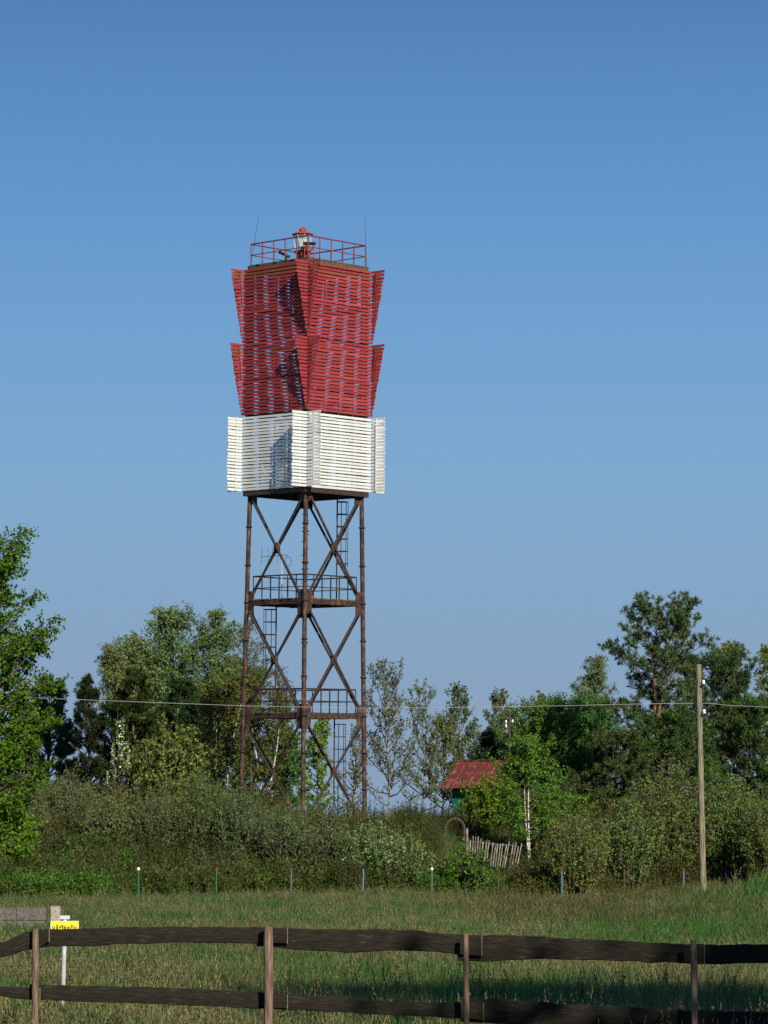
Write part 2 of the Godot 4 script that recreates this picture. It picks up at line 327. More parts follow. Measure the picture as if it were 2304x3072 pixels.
	g.albedo_texture = ramp_tex(90, 512, 0.015, 6, [[0.0, 0.03, 0.035, 0.012], [0.4, 0.06, 0.07, 0.022], [0.6, 0.09, 0.085, 0.035], [1.0, 0.15, 0.12, 0.06]])
	g.uv1_triplanar = true; g.uv1_world_triplanar = true; g.uv1_scale = Vector3(0.11, 0.11, 0.11); g.roughness = 1.0; g.metallic_specular = 0.1
	M.ground = g
	var s := plain(0.14, 0.19, 0.26, 0.05)
	s.metallic_specular = 0.5
	M.sea = s
	var gl := StandardMaterial3D.new()
	gl.transparency = BaseMaterial3D.TRANSPARENCY_ALPHA; gl.albedo_color = Color(0.85, 0.95, 0.95, 0.12); gl.roughness = 0.03; gl.metallic_specular = 0.6
	gl.cull_mode = BaseMaterial3D.CULL_DISABLED
	M.glass = gl

# ---------------------------------------------------------------- terrain
func ss(a: float, b: float, x: float) -> float:
	var t := clampf((x - a) / (b - a), 0, 1)
	return t * t * (3 - 2 * t)

func ground_at(x: float, depth: float) -> float:
	var d := depth / 3.0
	var h := -2.9 * clampf((d - 9.0) / 29.0, 0, 1)
	var k := ss(-2, 7, x)
	h -= 0.45 * k * ss(30, 42, d)
	h = lerpf(h, -0.75, ss(38 + 3 * k, 42 + 7 * k, d))
	h += 1.15 * exp(-((x - 14) * (x - 14) / 15 + (d - 28) * (d - 28) / 30))
	h -= 0.4 * ss(44.5, 48, d)
	h -= 1.6 * ss(54, 66, d) + 9.5 * ss(64, 88, d)
	h += 0.05 * sin(x * 0.9 + 1.3) * sin(depth * 0.4)
	return h

func terrain():
	var mb := MB.new()
	var xs := PackedFloat32Array()
	for k in 141: xs.append(-70.0 + k)
	var ds := PackedFloat32Array()
	for k in 170: ds.append(-50.0 + k * 2.0)
	for d in ds:
		for x in xs:
			mb.v.append(Vector3(x, ground_at(x, d), -d))
			mb.n.append(Vector3(-(ground_at(x + 0.3, d) - ground_at(x - 0.3, d)) / 0.6, 1, (ground_at(x, d + 0.3) - ground_at(x, d - 0.3)) / 0.6).normalized())
	for a in ds.size() - 1:
		for b in xs.size() - 1:
			var k := a * xs.size() + b
			mb.i.append_array(PackedInt32Array([k, k + xs.size(), k + 1, k + 1, k + xs.size(), k + xs.size() + 1]))
	structure("ground", mb.done(), M.ground)
	var w := MB.new()
	w.quad(Vector3(-6000, -10.2, -150), Vector3(6000, -10.2, -150), Vector3(6000, -10.2, -16000), Vector3(-6000, -10.2, -16000), Vector3.UP)
	structure("sea", w.done(), M.sea)

# ---------------------------------------------------------------- plants
var rng := RandomNumberGenerator.new()

func rdir() -> Vector3:
	var z := rng.randf_range(-1, 1)
	var a := rng.randf() * TAU
	var r := sqrt(1 - z * z)
	return Vector3(r * cos(a), z, r * sin(a))

func pick(cols: Array) -> Color:
	var a: Array = cols[rng.randi() % cols.size()]
	var f := rng.randf_range(0.75, 1.25)
	return Color(a[0] * f, a[1] * f, a[2] * f)

func prof_at(p: Array, t: float) -> float:
	var x := clampf(t, 0, 1) * (p.size() - 1)
	var k := mini(int(x), p.size() - 2)
	return lerpf(p[k], p[k + 1], x - k)

func spray(leaves: MB, wood: MB, base: Vector3, d: Vector3, l: float, s: Dictionary):
	var droop: float = s.get("tdroop", 0.0)
	var p1 := base + d * (l * 0.5)
	var d2 := (d + Vector3.DOWN * droop + rdir() * 0.25).normalized()
	var p2 := p1 + d2 * (l * 0.5)
	var tr: float = s.get("twig_r", 0.009)
	wood.tube(PackedVector3Array([base, p2]), PackedFloat32Array([tr, tr * 0.3]), 3, false)
	var ll: float = s.leaf[0]
	var lw: float = s.leaf[1]
	var needles: bool = s.get("needle", false)
	var cnt: int = s.leaves
	for k in cnt:
		var f := pow(rng.randf(), s.get("tip", 0.8))
		var p := base.lerp(p1, f * 2) if f < 0.5 else p1.lerp(p2, f * 2 - 1)
		var dir: Vector3
		if needles:
			dir = (d2 * 0.9 + rdir()).normalized()
		else:
			p += rdir() * (l * float(s.get("loose", 0.12)))
			dir = (d2 * 0.3 + rdir() + Vector3.DOWN * 0.2).normalized()
		# leaves turn their faces to the light: upwards and out of the crown
		var face := (rdir() * 0.9 + Vector3(0, 0.6, 0) + Vector3(base.x, 0, base.z).normalized() * 0.45).normalized()
		var side := dir.cross(face).normalized()
		if needles: side = dir.cross(rdir()).normalized()
		var z := rng.randf_range(0.6, 1.25)
		leaves.leaf(p, dir, side, ll * z, lw * z, pick(s.cols))

func stem_path(a: Vector3, d: Vector3, l: float, curve: float, wob: float, segs: int) -> PackedVector3Array:
	var out := PackedVector3Array([a])
	var p := a
	for k in segs:
		p += d * (l / segs)
		out.append(p)
		d = (d + Vector3.UP * curve + rdir() * wob).normalized()
	return out

func path_at(p: PackedVector3Array, f: float) -> Vector3:
	var x := clampf(f, 0, 0.999) * (p.size() - 1)
	return p[int(x)].lerp(p[int(x) + 1], x - int(x))

func taper(r0: float, r1: float, n: int) -> PackedFloat32Array:
	var o := PackedFloat32Array()
	for k in n: o.append(lerpf(r0, r1, float(k) / (n - 1)))
	return o

# a tree: trunk(s), limbs shaped to a crown profile, sprays of leaves along the limbs
func grow(parent: Node3D, h: float, r: float, s: Dictionary):
	var wood := MB.new()
	var limbs := MB.new()
	var leaves := MB.new()
	var trunks: Array = s.get("trunks", [[0.0, 0.0, 1.0]])
	var want: float = minf(float(s.lai) * 1.5 * r * h * (1.0 - float(s.cb)) / (float(s.leaf[0]) * float(s.leaf[1])), 42000.0)
	var twigs := want / float(s.leaves) / float(s.limbs)
	for tk in trunks:
		var th: float = h * float(tk[2])
		var path := PackedVector3Array()
		var lean := Vector3(tk[0], 0, tk[1])
		var w1 := rng.randf() * TAU
		var bend: float = s.get("bend", 0.03)
		for k in 11:
			var t := k / 10.0
			path.append(lean * t + Vector3(0, th * t - 0.15, 0) + Vector3(sin(w1 + t * 5), 0, cos(w1 * 1.7 + t * 4)) * bend * th * t)
		var tr: float = s.tr
		wood.tube(path, taper(tr, tr * 0.08, 11), 7)
		var cb: float = s.cb
		var nl: int = int(s.limbs) / trunks.size()
		for q in nl:
			var t := lerpf(cb, 0.985, pow((q + rng.randf()) / nl, s.get("spread", 0.9)))
			if s.has("whorl"):
				var tiers := maxf(4.0, nl / 6.0)
				t = cb + (0.985 - cb) * (floorf((t - cb) / (0.985 - cb) * tiers) + 0.5 + rng.randf_range(-0.12, 0.12)) / tiers
			var az := q * 2.39996 + rng.randf_range(-0.5, 0.5)
			var tc := (t - cb) / (1 - cb)
			var out := r * prof_at(s.prof, tc) * rng.randf_range(0.5, 1.22)
			if out < 0.05: continue
			if s.has("open") and sin(az) > 0.2 and t < 0.8 and rng.randf() < float(s.open): continue
			var el := deg_to_rad(lerpf(s.el0, s.el1, tc) + rng.randf_range(-12, 12))
			var len := out / maxf(cos(el), 0.35)
			var d := Vector3(cos(az) * cos(el), sin(el), sin(az) * cos(el))
			var a := path_at(path, t)
			if a.y + d.y * len > th * 1.02: len = maxf((th * 1.02 - a.y) / maxf(d.y, 0.05), len * 0.35)
			var lp := stem_path(a, d, len, s.get("up", 0.0), 0.16, 4)
			limbs.tube(lp, taper(clampf(tr * (1 - t) * 0.6 + 0.012, 0.012, 0.12), 0.008, 5), 4, false)
			var nt := maxi(2, int(twigs * clampf(len / r, 0.3, 1.5) * 1.35 + rng.randf()))
			for k in nt:
				var f := rng.randf_range(s.get("bare", 0.25), 1.0)
				var b := path_at(lp, f)
				var td: Vector3 = (d * 0.55 + rdir() * s.get("twist", 0.9) + Vector3.UP * s.get("tup", 0.0)).normalized()
				spray(leaves, limbs, b, td, r * float(s.tlen) * rng.randf_range(0.5, 1.2), s)
	var tn := part(parent, "trunk", wood, M[s.bark])
	part(tn, "limbs", limbs, M[s.get("limb", s.bark)])
	part(parent, "crown", leaves, M[s.get("leafmat", "leaf")], false)

# a many stemmed shrub
func bush(parent: Node3D, h: float, r: float, s: Dictionary):
	var wood := MB.new()
	var leaves := MB.new()
	var n: int = s.limbs
	var want: float = minf(float(s.lai) * 1.5 * r * h / (float(s.leaf[0]) * float(s.leaf[1])), 30000.0)
	var twigs := int(want / float(s.leaves) / n) + 1
	for q in n:
		var az := q * 2.39996 + rng.randf_range(-0.3, 0.3)
		var f := sqrt((q + 0.5) / n)
		var rr := f * r
		var a := Vector3(cos(az), 0, sin(az)) * rr * 0.35 + Vector3.DOWN * 0.1
		var top := Vector3(cos(az) * rr, h * (1.0 - 0.5 * f * f) * rng.randf_range(0.8, 1.08), sin(az) * rr)
		var lp := PackedVector3Array([a, a.lerp(top, 0.33) + rdir() * 0.1 * r, a.lerp(top, 0.67) + rdir() * 0.12 * r, top])
		wood.tube(lp, taper(s.get("tr", 0.03), 0.006, 4), 4, false)
		for k in twigs:
			var g := rng.randf_range(s.get("bare", 0.15), 1.0)
			var b := path_at(lp, g)
			var d: Vector3 = ((top - a).normalized() * 0.4 + rdir() * 0.9 + Vector3.UP * s.get("tup", 0.15)).normalized()
			spray(leaves, wood, b, d, r * float(s.tlen) * rng.randf_range(0.5, 1.2), s)
	part(parent, "stems", wood, M[s.get("bark", "twig")])
	part(parent, "foliage", leaves, M[s.get("leafmat", "leaf")], false)

func species() -> Dictionary:
	var birch := {"lai": 3.4, "bark": "bark_white", "limb": "bark_grey", "tr": 0.1, "cb": 0.2, "prof": [0.7, 1.0, 1.0, 0.9, 0.7, 0.45, 0.15], "limbs": 60, "leaves": 20, "leaf": [0.115, 0.037], "el0": 30, "el1": 68, "up": -0.02, "tdroop": 0.9, "tlen": 0.36, "tup": 0.1, "loose": 0.14, "bare": 0.3,
		"cols": [[0.115, 0.16, 0.055], [0.165, 0.205, 0.1], [0.085, 0.125, 0.038], [0.215, 0.24, 0.155]]}
	var pine := {"lai": 6.0, "bark": "bark_pine", "limb": "bark_grey", "tr": 0.15, "needle": true, "leafmat": "needle", "cb": 0.3, "prof": [0.85, 1.0, 0.85, 0.8, 0.75, 0.55, 0.35], "limbs": 60, "whorl": true, "leaves": 30, "leaf": [0.21, 0.017], "el0": 0, "el1": 50, "up": 0.14, "tlen": 0.17, "tup": 0.75, "tip": 0.3, "bare": 0.45, "twig_r": 0.012, "twist": 0.9, "bend": 0.02,
		"cols": [[0.057, 0.097, 0.034], [0.077, 0.120, 0.044], [0.104, 0.142, 0.064], [0.042, 0.074, 0.029]]}
	var S := {}
	S.birch = birch
	S.birch_olive = birch.merged({"open": 0.7, "trunks": [[0.9, 0.2, 1.0], [-0.5, -0.3, 0.9]], "tr": 0.075, "cb": 0.3, "prof": [0.8, 1.0, 1.0, 0.85, 0.6, 0.3], "lai": 4.5, "cols": [[0.095, 0.115, 0.032], [0.075, 0.1, 0.025], [0.12, 0.135, 0.045]]}, true)
	S.birch_green = birch.merged({"tr": 0.045, "cb": 0.1, "limbs": 50, "leaf": [0.1, 0.034], "cols": [[0.134, 0.228, 0.040], [0.183, 0.276, 0.069], [0.098, 0.180, 0.032]]}, true)
	S.birch_bright = birch.merged({"lai": 8, "trunks": [[-0.12, 0.05, 0.96], [-0.36, 0.3, 0.8]], "tr": 0.06, "cb": 0.3, "limbs": 70, "leaf": [0.1, 0.034], "prof": [1.0, 1.15, 1.0, 0.85, 0.65, 0.4], "tdroop": 1.2, "open": 0.85, "cols": [[0.114, 0.194, 0.026], [0.145, 0.230, 0.042], [0.084, 0.153, 0.020]], "bend": 0.012}, true)
	S.twiggy = birch.merged({"lai": 0.6, "bark": "bark_grey", "limbs": 50, "leaves": 3, "tdroop": 0.2, "cb": 0.25, "cols": [[0.134, 0.120, 0.081], [0.110, 0.120, 0.057]], "twig_r": 0.013}, true)
	S.alder = birch.merged({"lai": 7, "bark": "bark_grey", "cb": 0.08, "tdroop": 0.1, "prof": [0.85, 1.0, 1.0, 0.9, 0.7, 0.3], "cols": [[0.075, 0.145, 0.046], [0.100, 0.180, 0.065], [0.055, 0.116, 0.037]]}, true)
	S.alder_dark = S.alder
	S.aspen = birch.merged({"lai": 0.95, "bark": "bark_pale", "limb": "bark_grey", "tr": 0.065, "cb": 0.12, "prof": [0.85, 1.0, 0.9, 0.75, 0.6, 0.4, 0.2], "limbs": 44, "leaves": 6, "leaf": [0.13, 0.045], "el0": 18, "el1": 60, "up": 0.22, "tdroop": -0.5, "tup": 0.7, "tlen": 0.3, "tip": 0.35, "loose": 0.05, "bare": 0.3, "cols": [[0.134, 0.132, 0.063], [0.091, 0.096, 0.046], [0.195, 0.186, 0.115], [0.122, 0.144, 0.057]]}, true)
	S.aspen_green = S.aspen.merged({"lai": 2.6, "leaves": 9, "cb": 0.08, "cols": [[0.104, 0.144, 0.063], [0.079, 0.108, 0.046], [0.152, 0.186, 0.098]]}, true)
	S.pine = pine.merged({"lai": 7.0, "trunks": [[0.1, 0.0, 1.0], [0.5, -0.3, 0.93]], "limbs": 84, "cb": 0.24, "prof": [0.95, 1.0, 0.95, 0.8, 0.8, 0.85, 0.85, 0.7, 0.45]}, true)
	S.pine_wide = pine.merged({"cb": 0.1, "limbs": 72, "prof": [1.0, 1.1, 1.0, 0.85, 0.7, 0.4]}, true)
	S.pine_low = pine.merged({"lai": 7, "cb": 0.04, "limbs": 64, "prof": [1.1, 1.15, 1.0, 0.8, 0.6, 0.3], "el0": 0, "el1": 35, "tr": 0.09, "cols": [[0.047, 0.078, 0.024], [0.065, 0.103, 0.031], [0.088, 0.125, 0.041]]}, true)
	S.pine_grey = pine.merged({"lai": 6, "bark": "bark_grey", "limb": "bark_grey", "cb": 0.03, "limbs": 70, "prof": [1.0, 0.97, 0.9, 0.75, 0.55, 0.3, 0.08], "el0": 15, "el1": 60, "cols": [[0.093, 0.125, 0.064], [0.129, 0.165, 0.093], [0.067, 0.097, 0.041]]}, true)
	S.pine_dark = pine.merged({"lai": 6, "bark": "bark_grey", "limb": "bark_grey", "cb": 0.04, "limbs": 66, "prof": [1.0, 0.95, 0.85, 0.65, 0.45, 0.2, 0.06], "el0": 15, "el1": 65, "cols": [[0.027, 0.043, 0.032], [0.039, 0.060, 0.041], [0.020, 0.030, 0.023]]}, true)
	S.spruce = pine.merged({"lai": 8, "bark": "bark_grey", "limb": "bark_grey", "cb": 0.04, "limbs": 74, "prof": [1.0, 1.0, 0.95, 0.85, 0.65, 0.4, 0.15], "el0": -5, "el1": 45, "cols": [[0.024, 0.046, 0.018], [0.034, 0.060, 0.023], [0.049, 0.072, 0.025]]}, true)
	S.maple = {"lai": 9, "bark": "bark_grey", "tr": 0.22, "cb": 0.2, "prof": [0.8, 0.85, 0.8, 1.0, 1.05, 0.75, 0.85, 0.95, 0.7, 0.4], "limbs": 90, "leaves": 20, "leaf": [0.11, 0.045], "el0": 5, "el1": 60, "up": 0.05, "tdroop": 0.25, "tlen": 0.24, "tip": 0.6, "loose": 0.2, "bare": 0.3,
		"cols": [[0.078, 0.159, 0.016], [0.107, 0.194, 0.027], [0.058, 0.123, 0.014], [0.107, 0.135, 0.027]]}
	# shrubs
	S.shrub_round = {"lai": 6.5, "bush": true, "limbs": 64, "leaves": 12, "leaf": [0.13, 0.046], "tlen": 0.26, "tup": 0.1, "bark": "bark_grey", "cols": [[0.15, 0.19, 0.065], [0.19, 0.23, 0.095], [0.1, 0.14, 0.04]]}
	S.blossom = {"lai": 2.2, "bush": true, "limbs": 18, "leaves": 12, "leaf": [0.1, 0.04], "tlen": 0.42, "tup": 0.9, "bark": "twig", "leafmat": "petal", "tip": 0.9, "loose": 0.04, "cols": [[0.62, 0.62, 0.5], [0.12, 0.17, 0.06], [0.1, 0.14, 0.05], [0.66, 0.66, 0.58], [0.08, 0.11, 0.04]]}
	S.shrub_bright = {"lai": 8, "bush": true, "limbs": 66, "leaves": 14, "leaf": [0.11, 0.042], "tlen": 0.28, "bark": "bark_grey", "cols": [[0.104, 0.177, 0.021], [0.135, 0.215, 0.033], [0.075, 0.132, 0.015]]}
	S.willow = {"lai": 4.2, "bush": true, "limbs": 60, "leaves": 8, "leaf": [0.1, 0.032], "tlen": 0.34, "tup": 0.5, "bark": "twig", "cols": [[0.100, 0.150, 0.035], [0.130, 0.192, 0.055], [0.072, 0.124, 0.026], [0.150, 0.218, 0.086]]}
	S.pale_shrub = {"lai": 4, "bush": true, "limbs": 50, "leaves": 9, "leaf": [0.1, 0.034], "tlen": 0.36, "tup": 0.5, "bark": "twig", "cols": [[0.120, 0.180, 0.060], [0.165, 0.227, 0.092], [0.085, 0.140, 0.038], [0.230, 0.303, 0.147]]}
	S.thicket = {"lai": 3.4, "bush": true, "limbs": 60, "leaves": 5, "leaf": [0.09, 0.03], "tlen": 0.36, "tup": 0.35, "bark": "twig", "twig_r": 0.008, "bare": 0.05, "cols": [[0.100, 0.157, 0.046], [0.140, 0.205, 0.072], [0.120, 0.137, 0.055], [0.075, 0.137, 0.036]]}
	S.nettle = {"lai": 6, "bush": true, "limbs": 50, "leaves": 13, "leaf": [0.1, 0.04], "tlen": 0.34, "bark": "bark_grey", "cols": [[0.067, 0.166, 0.019], [0.093, 0.199, 0.031], [0.052, 0.121, 0.014]]}
	return S

func plants():
	var S := species()
	var k := 0
	for row in VEG:
		rng.seed = 1000 + k * 17
		k += 1
		var s: Dictionary = S[row[0]].duplicate()
		# every plant has its own shade of its kind's leaf colour
		var tr := rng.randf_range(0.82, 1.16)
		var tg := rng.randf_range(0.9, 1.06)
		var tb := rng.randf_range(0.75, 1.2)
		var big := rng.randf_range(0.85, 1.3)
		s.leaf = [s.leaf[0] * big, s.leaf[1] * big]
		s.cols = s.cols.map(func(c): return [c[0] * tr, c[1] * tg * 1.06, c[2] * tb * 0.8])
		var o := thing(row[5], row[7], row[6], Vector3(row[1], ground_at(row[1], row[2]), -float(row[2])), 0.0, row[8])
		if s.get("bush", false): bush(o, row[3], row[4], s)
		else: grow(o, row[3], row[4], s)
	# the tree behind the camera whose shade lies over the right end of the fence
	rng.seed = 77
	var t := thing("maple_tree", "large leafy tree outside the frame shading the right end of the rail fence", "tree", Vector3(14.3, ground_at(14.3, 13), -13))
	grow(t, 15.7, 5.2, S.maple.merged({"prof": [0.8, 1.0, 1.0, 1.0, 1.0, 0.95, 0.9, 0.8, 0.6], "limbs": 70, "leaves": 16, "leaf": [0.2, 0.085], "cb": 0.12, "lai": 5.0}, true))

# ---------------------------------------------------------------- meadow and undergrowth
func tuft(sd: int, blades: int, h: float, w: float, spreadr: float, lean: float, heads := false) -> ArrayMesh:
	rng.seed = sd
	var mb := MB.new()
	for k in blades:
		var a := rng.randf() * TAU
		var b := Vector3(cos(a), 0, sin(a)) * spreadr * sqrt(rng.randf())
		var az := rng.randf() * TAU
		var hh := h * rng.randf_range(0.55, 1.15)
		var out := Vector3(cos(az), 0, sin(az)) * hh * lean * rng.randf_range(0.2, 1.3)
		var side := Vector3(-sin(az + 0.4), 0, cos(az + 0.4)) * w * 0.5
		var p1 := b + Vector3(0, hh * 0.55, 0) + out * 0.35
		var p2 := b + Vector3(0, hh * 0.95, 0) + out
		var f := rng.randf_range(0.8, 1.2)
		var col := Color(f, f, f)
		var n := out.cross(side).normalized() if out.length() > 0.001 else Vector3.BACK
		if n.y < 0: n = -n
		var q := mb.v.size()
		for p in [b - side, b + side, p1 - side * 0.8, p1 + side * 0.8, p2]:
			mb.v.append(p); mb.n.append(n); mb.c.append(col)
		mb.i.append_array(PackedInt32Array([q, q + 1, q + 2, q + 2, q + 1, q + 3, q + 2, q + 3, q + 4]))
		if heads:
			var d := (p2 - p1).normalized()
			for e in 5: mb.leaf(p2 - d * 0.02 * e * 2, (d + rdir() * 0.35).normalized(), d.cross(rdir()).normalized(), 0.04, 0.005, col)
	return mb.done()

func scatter(called: String, mesh: Mesh, mat: Material, xf: Array[Transform3D], cols: PackedColorArray, label: String, cat: String):
	var mm := MultiMesh.new()
	mm.transform_format = MultiMesh.TRANSFORM_3D
	mm.use_colors = true
	mm.mesh = mesh
	mm.instance_count = xf.size()
	for k in xf.size():
		mm.set_instance_transform(k, xf[k]); mm.set_instance_color(k, cols[k])
	var o := MultiMeshInstance3D.new()
	o.name = numbered(called); o.multimesh = mm; o.material_override = mat
	add_child(o)
	tag(o, label, cat)
	o.set_meta("kind", "stuff")

func meadow():
	var patch := FastNoiseLite.new()
	patch.seed = 5; patch.frequency = 0.16; patch.fractal_octaves = 3
	var patch2 := FastNoiseLite.new()
	patch2.seed = 9; patch2.frequency = 0.5; patch2.fractal_octaves = 2
	var kinds := [
		["meadow_grass", tuft(11, 22, 0.19, 0.008, 0.16, 0.5), "short mixed green grass covering the meadow behind the rail fence", 80000],
		["meadow_grass", tuft(12, 18, 0.27, 0.006, 0.18, 0.35), "longer green grass tufts scattered through the meadow", 42000],
		["dry_grass", tuft(13, 7, 0.34, 0.005, 0.12, 0.3, true), "straw coloured dry grass stalks standing in the meadow", 6500]]
	for kd in kinds:
		var xf: Array[Transform3D] = []
		var cols := PackedColorArray()
		rng.seed = 400 + int(kd[3])
		var tries := 0
		while xf.size() < int(kd[3]) and tries < int(kd[3]) * 4:
			tries += 1
			var u := rng.randf()
			var d := lerpf(23.0, 136.0, pow(u, 1.5))
			var x := rng.randf_range(-0.165, 0.165) * (d + 8.0)
			var a := patch.get_noise_2d(x, d)
			var b := patch2.get_noise_2d(x, d)
			var dry := clampf(0.43 + a * 1.5 + b * 0.5, 0, 1)
			var mound := exp(-((x - 14) * (x - 14) / 18 + (d - 84) * (d - 84) / 300))
			var strip := ss(68, 77, d) * (1 - ss(114, 127, d)) * ss(1.0, 4.0, x) * (1 - clampf(mound * 1.6, 0, 1))
			var lush := ss(2.0, 6.0, x) * ss(46, 56, d) * (1 - ss(70, 78, d))
			dry = clampf(dry - mound * 1.2 - lush * 0.5 + strip * 0.5, 0, 1)
			if kd[0] == "dry_grass" and strip > 0.5 and rng.randf() < 0.6: continue
			if kd[0] == "dry_grass" and rng.randf() > 0.12 + dry * dry: continue
			var g := rng.randf_range(0.8, 1.25)
			var c: Color
			if kd[0] == "dry_grass": c = Color(0.22, 0.205, 0.095).lerp(Color(0.15, 0.14, 0.06), rng.randf())
			else:
				c = Color(0.13, 0.245, 0.06).lerp(Color(0.33, 0.32, 0.155), dry * rng.randf_range(0.45, 1.05)).lerp(Color(0.125, 0.115, 0.045), strip * 0.75)
				c = c.lerp(Color(0.1, 0.25, 0.055), clampf(mound * 1.3 + lush * 0.5, 0, 0.8))
				if b < -0.3: c = c.lerp(Color(0.05, 0.14, 0.045), 0.6)
				if b > 0.42 and d < 72: c = c.lerp(Color(0.19, 0.11, 0.07), 0.5)
			cols.append(Color(c.r * g, c.g * g, c.b * g))
			var sc := rng.randf_range(0.7, 1.35) * (1.0 + mound * 1.1 + 0.15 * ss(84, 108, d))
			xf.append(Transform3D(Basis(Vector3.UP, rng.randf() * TAU).scaled(Vector3(sc * 1.15, sc * rng.randf_range(0.75, 1.2), sc * 1.15)), Vector3(x, ground_at(x, d) - 0.01, -d)))
		scatter(kd[0], kd[1], M.blade, xf, cols, kd[2], "grass")
	# yellow flowers
	var fl := MB.new()
	rng.seed = 31
	fl.tube(PackedVector3Array([Vector3.ZERO, Vector3(0.01, 0.2, 0)]), PackedFloat32Array([0.003, 0.003]), 3, false, Color(0.1, 0.3, 0.1), true)
	for k in 12:
		var a := TAU * k / 12
		fl.leaf(Vector3(0.01, 0.2, 0), Vector3(cos(a), 0.35, sin(a)).normalized(), Vector3(-sin(a), 0, cos(a)), 0.024, 0.006, Color.WHITE)
	fl.u = PackedVector2Array()
	var fx: Array[Transform3D] = []
	var fc := PackedColorArray()
	for k in 70:
		var d := rng.randf_range(31, 63)
		var x := rng.randf_range(-0.15, 0.04) * d
		fx.append(Transform3D(Basis(Vector3.UP, rng.randf() * TAU).scaled(Vector3.ONE * rng.randf_range(0.9, 1.3)), Vector3(x, ground_at(x, d), -d)))
		fc.append(Color(0.75, 0.55, 0.02))
	scatter("dandelions", fl.done(), M.petal, fx, fc, "small yellow dandelions dotted through the left part of the meadow", "flower")

func weed_mesh(sd: int, h: float, stems: int, leaves: int, size: float, r: float) -> ArrayMesh:
	rng.seed = sd
	var mb := MB.new()
	for k in stems:
		var a := rng.randf() * TAU
		var b := Vector3(cos(a), 0, sin(a)) * r * sqrt(rng.randf())
		var top := b * 1.5 + Vector3(rng.randf_range(-0.1, 0.1), h * rng.randf_range(0.6, 1.1), rng.randf_range(-0.1, 0.1))
		mb.tube(PackedVector3Array([b, top]), PackedFloat32Array([0.008, 0.004]), 3, false, Color(0.7, 0.6, 0.55), true)
		for q in leaves:
			var p := b.lerp(top, rng.randf_range(0.1, 1.0)) + rdir() * 0.05
			var d := (rdir() + Vector3.UP * 0.2).normalized()
			var f := rng.randf_range(0.7, 1.3)
			mb.leaf(p, d, d.cross(rdir()).normalized(), size * rng.randf_range(0.6, 1.2), size * 0.3, Color(f, f, f))
	mb.u = PackedVector2Array()
	return mb.done()

func undergrowth():
	# low leafy weeds along the metal posts, and scrub filling the bank below the shrubs
	var weed := weed_mesh(51, 0.8, 10, 18, 0.1, 0.26)
	var scrub := weed_mesh(52, 1.15, 13, 20, 0.085, 0.4)
	var specs := [
		# called, mesh, count, x0, x1, d0, d1, colours, label
		["weeds", weed, 1700, -19.0, -9.8, 34.8, 40.5, [[0.06, 0.14, 0.02], [0.085, 0.165, 0.03], [0.075, 0.12, 0.025]], "bright green tall weeds at the left behind the concrete wall"],
		["weeds", weed, 1300, -9.8, 1.6, 36.2, 39.5, [[0.06, 0.095, 0.02], [0.085, 0.115, 0.03], [0.055, 0.07, 0.02], [0.075, 0.12, 0.024]], "green weeds at the foot of the thorn thicket"],
		["weeds", weed, 420, 1.6, 4.6, 38.2, 40.6, [[0.05, 0.12, 0.016], [0.07, 0.14, 0.025]], "fresh green weeds round the white topped post"],
		["weeds", weed, 1900, 4.0, 19.0, 38.5, 42.5, [[0.1, 0.1, 0.032], [0.08, 0.1, 0.026], [0.12, 0.11, 0.04]], "olive weeds below the willows on the right"],
		["scrub", scrub, 850, -18.0, 0.5, 37.6, 42.8, [[0.08, 0.1, 0.034], [0.1, 0.095, 0.045], [0.07, 0.095, 0.028], [0.11, 0.12, 0.05]], "tangled brown green scrub filling the bank below the thorn shrubs"],
		["scrub", scrub, 900, 0.5, 8.5, 41.0, 45.5, [[0.075, 0.095, 0.03], [0.09, 0.11, 0.045], [0.06, 0.08, 0.02]], "green scrub on the slope round the arched gate"],
		["scrub", scrub, 1200, 7.0, 22.0, 41.0, 46.0, [[0.095, 0.105, 0.036], [0.12, 0.125, 0.055], [0.075, 0.09, 0.026]], "grey green scrub between the willow shrubs on the right"],
		["scrub", scrub, 900, -24.0, -5.5, 43.0, 52.0, [[0.095, 0.11, 0.04], [0.115, 0.105, 0.05], [0.08, 0.1, 0.032]], "olive scrub behind the thorn shrubs below the dark pines"],
		["scrub", scrub, 900, 6.5, 24.0, 45.5, 53.0, [[0.08, 0.1, 0.03], [0.06, 0.085, 0.025]], "dark green scrub under the pines on the right"],
		["scrub", scrub, 700, -6.0, 4.5, 46.5, 53.0, [[0.08, 0.085, 0.035], [0.1, 0.07, 0.045], [0.07, 0.09, 0.03]], "reddish brown scrub on the dune top under the aspens"]]
	var k := 0
	for s in specs:
		rng.seed = 900 + k; k += 1
		var xf: Array[Transform3D] = []
		var cols := PackedColorArray()
		for q in int(s[2]):
			var x := rng.randf_range(s[3], s[4])
			var d := 3.0 * rng.randf_range(s[5], s[6])
			var sc := rng.randf_range(0.5, 1.3)
			if x > 3.4 and x < 5.6 and d > 121 and d < 130: continue
			if x > 2.3 and x < 3.8 and d > 122 and d < 133: continue
			if d < 109.5 + 0.846 * (x + 8.79) and x > -9.8:
				if rng.randf() < 0.75: continue
				sc *= 0.4
			if s[0] == "scrub" and d > 138 and x > -5.5 and x < 4.6: sc *= 0.26
			elif s[0] == "scrub" and x > 0.5 and x < 6.5: sc *= 0.68
			elif s[0] == "scrub" and d > 129: sc *= 1.35
			xf.append(Transform3D(Basis(Vector3.UP, rng.randf() * TAU).scaled(Vector3(sc, sc * rng.randf_range(0.7, 1.15), sc)), Vector3(x, ground_at(x, d) - 0.03, -d)))
			cols.append(pick(s[7]))
		scatter(s[0], s[1], M.leaf, xf, cols, s[8], "undergrowth")

